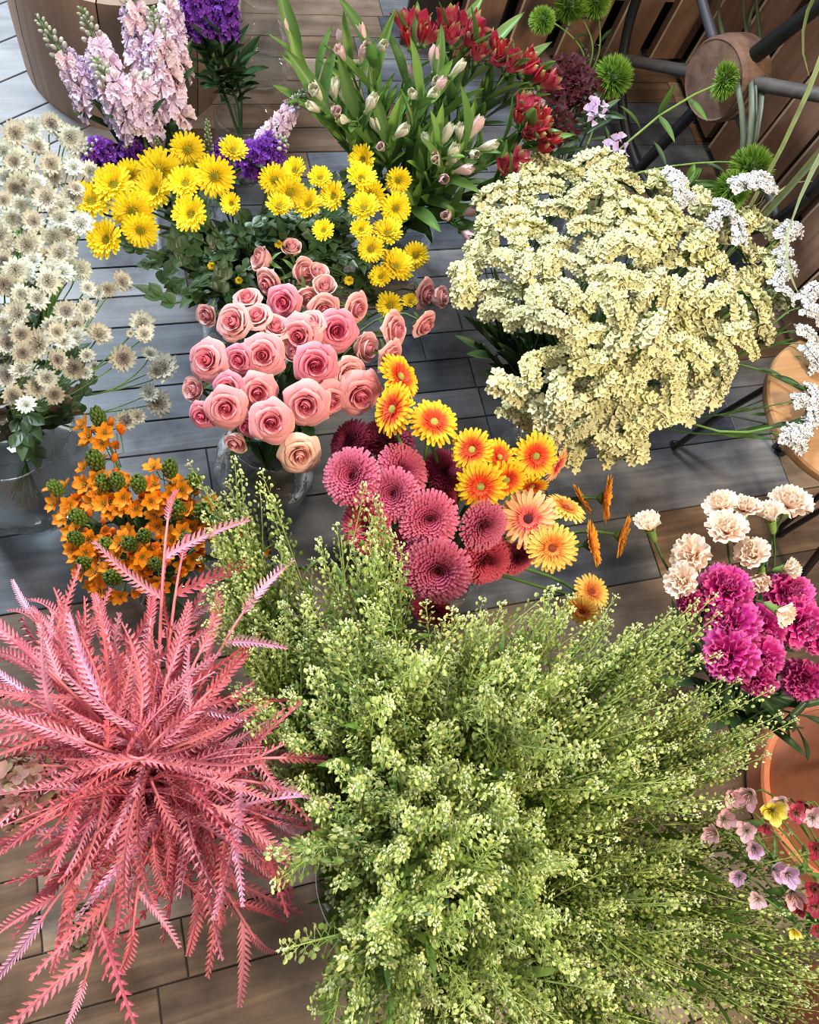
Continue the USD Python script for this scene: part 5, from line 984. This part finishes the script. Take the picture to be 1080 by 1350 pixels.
# dried hydrangea heads under the pink foliage
for (px, py, z, R, lab, cc) in ((24, 1042, 0.50, 0.038, 'faded pink and green hydrangea head at the left edge', ((0.42, 0.20, 0.18), (0.30, 0.27, 0.15))), (112, 1222, 0.10, 0.030, 'small dried brown flower head low over the floor under the pink foliage', ((0.30, 0.20, 0.15), (0.16, 0.18, 0.07)))):
    C = at(px, py, z); t = thing('hydrangea', lab, 'hydrangea', (C[0], C[1], 0.0)); MB().add(tube([(C[0], C[1], 0.003), C], 0.003, 6), G2).build('stem', STEM, t); mb = MB(); r = random.Random(8)
    for q in range(70):
        zz = 1-1.5*(q+.5)/70; a = q*2.39996; d = np.array([math.sqrt(max(0, 1-zz*zz))*math.cos(a), math.sqrt(max(0, 1-zz*zz))*math.sin(a), zz]); F_ = frame(nrm(d+np.array([r.uniform(-.3, .3) for _ in range(3)])), None, C+d*R*r.uniform(.72, 1.08), R*0.34)
        for j in range(4): mb.add(petal(1.0, 0.95, 3, 2, 0.55, 0.2, 0.15, tip=0.5), lerp(cc[0], cc[1], np.array(r.random()**2)), F_ @ rotz(j*np.pi/2) @ roty(-.25))
    mb.add(ball(R*0.8, 2), cc[1], trans(*C)); mb.build('florets', PAPER, t)

# ------------------------------------------------------------------ pepperweed bunch
def pep(px, py, z, label, group, kinds, s=0.55, bow=None):
    T = at(px, py, z); c0 = np.array([*VASE['pepper'][0], 0.0]); d2 = T[:2]-c0[:2]; l2 = np.linalg.norm(d2); B = np.array([*(c0[:2]-nrm(d2)*0.05*min(1, l2/0.2)+np.array([rnd.uniform(-.03, .03), rnd.uniform(-.03, .03)])), 0.02])
    L = np.linalg.norm(T-B); t = thing('pepperweed', label, 'pepperweed', B, group); ax = (T-B)/L; up = np.array([0, 0, 1.0])+np.array([rnd.uniform(-.25, .25), rnd.uniform(-.25, .25), 0]); x = up-ax*np.dot(up, ax)
    bowk = (1.5 if np.linalg.norm(x) > 0.5 else 0.7)
    M = frame(ax, x, B, 1.0); S = np.diag([s*bowk*1.0, s, L, 1.0]); MM = M @ S
    b = bases[str(t.GetPath())]; tgt = P(rnd.choice(kinds))
    # the thing itself references a prototype: stem, pods and leaves are its parts
    Mx = MM.copy(); t.GetReferences().AddInternalReference(tgt); t.SetInstanceable(True)
    xx = UsdGeom.Xformable(t); xx.ClearXformOpOrder(); xx.AddTransformOp().Set(Gf.Matrix4d(*Mx.T.ravel().tolist())); t.RemoveProperty('xformOp:translate')
def zone(n, poly, zf, label, group, kinds, dmin=16, s=0.55):
    G = Polygon(poly); x0, y0, x1, y1 = G.bounds; got = []; k = 0
    while len(got) < n and k < 6000:
        k += 1; q = (rnd.uniform(x0, x1), rnd.uniform(y0, y1))
        if G.contains(Point(*q)) and all((q[0]-a)**2+(q[1]-b)**2 > dmin**2 for a, b in got): got.append(q); pep(*q, zf(*q), label, group, kinds, s)
zone(13, [(275, 645), (330, 690), (345, 800), (300, 830), (278, 760)], lambda x, y: 0.43+rnd.uniform(-.02, .02), 'green pepperweed stem leaning left towards the orange star flowers', 'pepperweed leaning towards the star flowers', ['pepper_c', 'pepper_b'], 13, 0.5)
pep(357, 678, 0.46, 'lone tall pepperweed stem standing against the dark floor below the rose vase', None, ['pepper_c'], 0.5)
pep(372, 760, 0.44, 'pepperweed stem just below the lone tall one', None, ['pepper_c'], 0.5)
zone(12, [(345, 820), (430, 830), (420, 1000), (350, 930), (310, 860)], lambda x, y: 0.47+rnd.uniform(-.03, .03), 'green pepperweed stem beside the pink foliage', 'pepperweed beside the pink foliage', ['pepper_b', 'pepper_a'], 18)
zone(7, [(435, 690), (510, 690), (530, 800), (450, 790)], lambda x, y: 0.53+rnd.uniform(-.02, .02), 'fine pepperweed tip crossing the left burgundy chrysanthemums', 'pepperweed tips over the left chrysanthemums', ['pepper_c', 'pepper_b'], 18, 0.5)
zone(16, [(440, 810), (640, 840), (660, 930), (450, 930)], lambda x, y: 0.57+rnd.uniform(-.03, .03), 'dense pepperweed stem below the burgundy chrysanthemums', 'dense pepperweed below the chrysanthemums', ['pepper_a', 'pepper_d'], 20, 0.6)
zone(12, [(610, 800), (730, 810), (750, 900), (640, 910)], lambda x, y: 0.54+rnd.uniform(-.03, .03), 'pepperweed stem below the peach and golden gerberas', 'pepperweed below the golden gerberas', ['pepper_b', 'pepper_c'], 20)
zone(12, [(760, 815), (905, 815), (900, 890), (780, 900)], lambda x, y: 0.46+rnd.uniform(-.03, .03), 'slender pepperweed stem reaching up towards the carnations', 'pepperweed reaching for the carnations', ['pepper_c', 'pepper_b'], 20, 0.5)
zone(16, [(880, 890), (985, 945), (990, 1030), (900, 1040), (860, 960)], lambda x, y: 0.38+rnd.uniform(-.03, .03), 'pepperweed stem sprawling towards the upturned pot', 'pepperweed sprawling towards the upturned pot', ['pepper_c', 'pepper_c', 'pepper_b'], 18, 0.5)
zone(26, [(900, 1050), (1010, 1060), (1050, 1180), (1080, 1330), (1000, 1360), (900, 1340)], lambda x, y: 0.24+rnd.uniform(-.03, .04), 'pepperweed stem lying out over the small mixed posies', 'pepperweed lying over the mixed posies', ['pepper_b', 'pepper_c', 'pepper_c'], 18, 0.5)
zone(15, [(680, 900), (850, 900), (880, 1050), (700, 1060)], lambda x, y: 0.50+rnd.uniform(-.04, .03), 'bright pepperweed stem in the upper right of its bunch', 'pepperweed in the upper right of the bunch', ['pepper_b', 'pepper_a'], 22)
zone(11, [(440, 920), (680, 910), (700, 1060), (440, 1080)], lambda x, y: 0.55+rnd.uniform(-.05, .03), 'shaded pepperweed stem in the heart of its bunch', 'pepperweed in the heart of the bunch', ['pepper_a', 'pepper_b', 'pepper_d'], 24)
zone(16, [(720, 1080), (890, 1070), (900, 1340), (760, 1340)], lambda x, y: 0.44+rnd.uniform(-.04, .04), 'pepperweed stem fanning out in the lower right of its bunch', 'pepperweed in the lower right of the bunch', ['pepper_c', 'pepper_c', 'pepper_b'], 24)
zone(16, [(560, 1335), (900, 1335), (900, 1440), (560, 1440)], lambda x, y: 0.40+rnd.uniform(-.03, .03), 'pepperweed stem running out of the lower edge', 'pepperweed at the lower edge', ['pepper_b', 'pepper_a'], 22)
for (px, py, z, lab) in ((395, 1100, 0.52, 'pale pepperweed plume touching the pink foliage tips'), (430, 1080, 0.53, 'pale pepperweed plume beside the pink foliage, right one'), (690, 1075, 0.60, 'pale pepperweed plume pointing up in the centre'), (600, 1090, 0.58, 'pale pepperweed plume left of the central one'), (475, 1245, 0.50, 'pepperweed plume curling before a dark gap'), (520, 1285, 0.52, 'pepperweed plume hanging over the vase rim'), (412, 1308, 0.46, 'lowest pepperweed plume reaching left over brown boards'), (460, 1318, 0.46, 'pepperweed plume beside the lowest left one'),
        (570, 1200, 0.60, 'pepperweed plume in the bright lower middle'), (640, 1190, 0.60, 'pepperweed plume right of the bright lower middle'), (720, 1180, 0.58, 'pale pepperweed plume furthest right of the fluffy ones'), (620, 1250, 0.60, 'pepperweed plume under the bright lower middle'), (690, 1260, 0.58, 'pepperweed plume near the lower edge, right half'), (560, 1310, 0.55, 'pepperweed plume at the lower edge'), (650, 1325, 0.55, 'pepperweed plume at the lower edge, second one'), (720, 1330, 0.54, 'pepperweed plume at the lower edge, third one'), (510, 1130, 0.58, 'pepperweed plume above the dark gap'), (560, 1150, 0.60, 'pepperweed plume right of the dark gap')):
    pep(px, py, z, lab, None, ['pepper_d', 'pepper_a'], 0.72)

# ------------------------------------------------------------------ small mixed posies in the pot at the lower right
MIX = [(965, 1050, 26, 'alstro_pink', 'pink posy flower at the foot of the upturned pot'), (990, 1045, 34, 'alstro_pink', 'open pink posy flower left of the yellow one'), (955, 1080, 28, 'alstro_pink', 'pale pink posy flower half hidden by pepperweed'), (945, 1098, 26, 'alstro_pink', 'dusky pink posy flower under the half hidden one'), (1018, 1068, 36, 'freesia_yellow', 'yellow posy flower before the upturned pot'), (1032, 1055, 28, 'alstro_pink', 'pink posy flower just right of the yellow one'), (1064, 1060, 30, 'alstro_red', 'coral red posy flower against the pot'), (1050, 1072, 30, 'alstro_rose', 'rose red posy flower beside the coral red one'), (1072, 1078, 28, 'alstro_pink', 'bright pink posy flower at the right edge'),
       (985, 1095, 28, 'alstro_pink', 'pink posy flower below the yellow one'), (1010, 1088, 18, 'alstro_red', 'small coral posy bud under the yellow flower'), (995, 1118, 26, 'alstro_mauve', 'lilac posy flower among pepperweed'), (1020, 1145, 28, 'alstro_mauve', 'lilac posy flower in the middle'), (1038, 1152, 30, 'alstro_mauve', 'bright lilac posy flower right of the middle one'), (975, 1155, 24, 'alstro_mauve', 'mauve posy flower deep in the pepperweed'), (1045, 1175, 30, 'alstro_pink', 'pink posy flower above the lower red ones'), (1076, 1118, 26, 'alstro_red', 'red posy flower at the right edge, upper one'), (1075, 1172, 30, 'alstro_red', 'red posy flower at the right edge, lower one'), (1055, 1190, 28, 'alstro_red', 'red posy flower beside the lowest edge one'), (1076, 1195, 30, 'alstro_rose', 'salmon posy flower at the right edge'), (1000, 1185, 24, 'alstro_pink', 'blush posy flower deep in the pepperweed, lowest'), (1078, 1228, 20, 'alstro_red', 'small dark red posy bud by the lower pot'), (1048, 1225, 18, 'freesia_yellow', 'small yellow posy bud above the lower pot')]
for px, py, s, pr, lab in MIX:
    flower('posy_flower', lab, 'posy flower', 'mixed', px, py, 0.37 + rnd.uniform(-.02, .03), s*1.9, pr, 90+rnd.uniform(-80, 80), rnd.uniform(0, 30), None, [('lance_leaf', .8, 0.05), ('lance_leaf', .6, 0.06)], 0.0016, G2, 0.0)
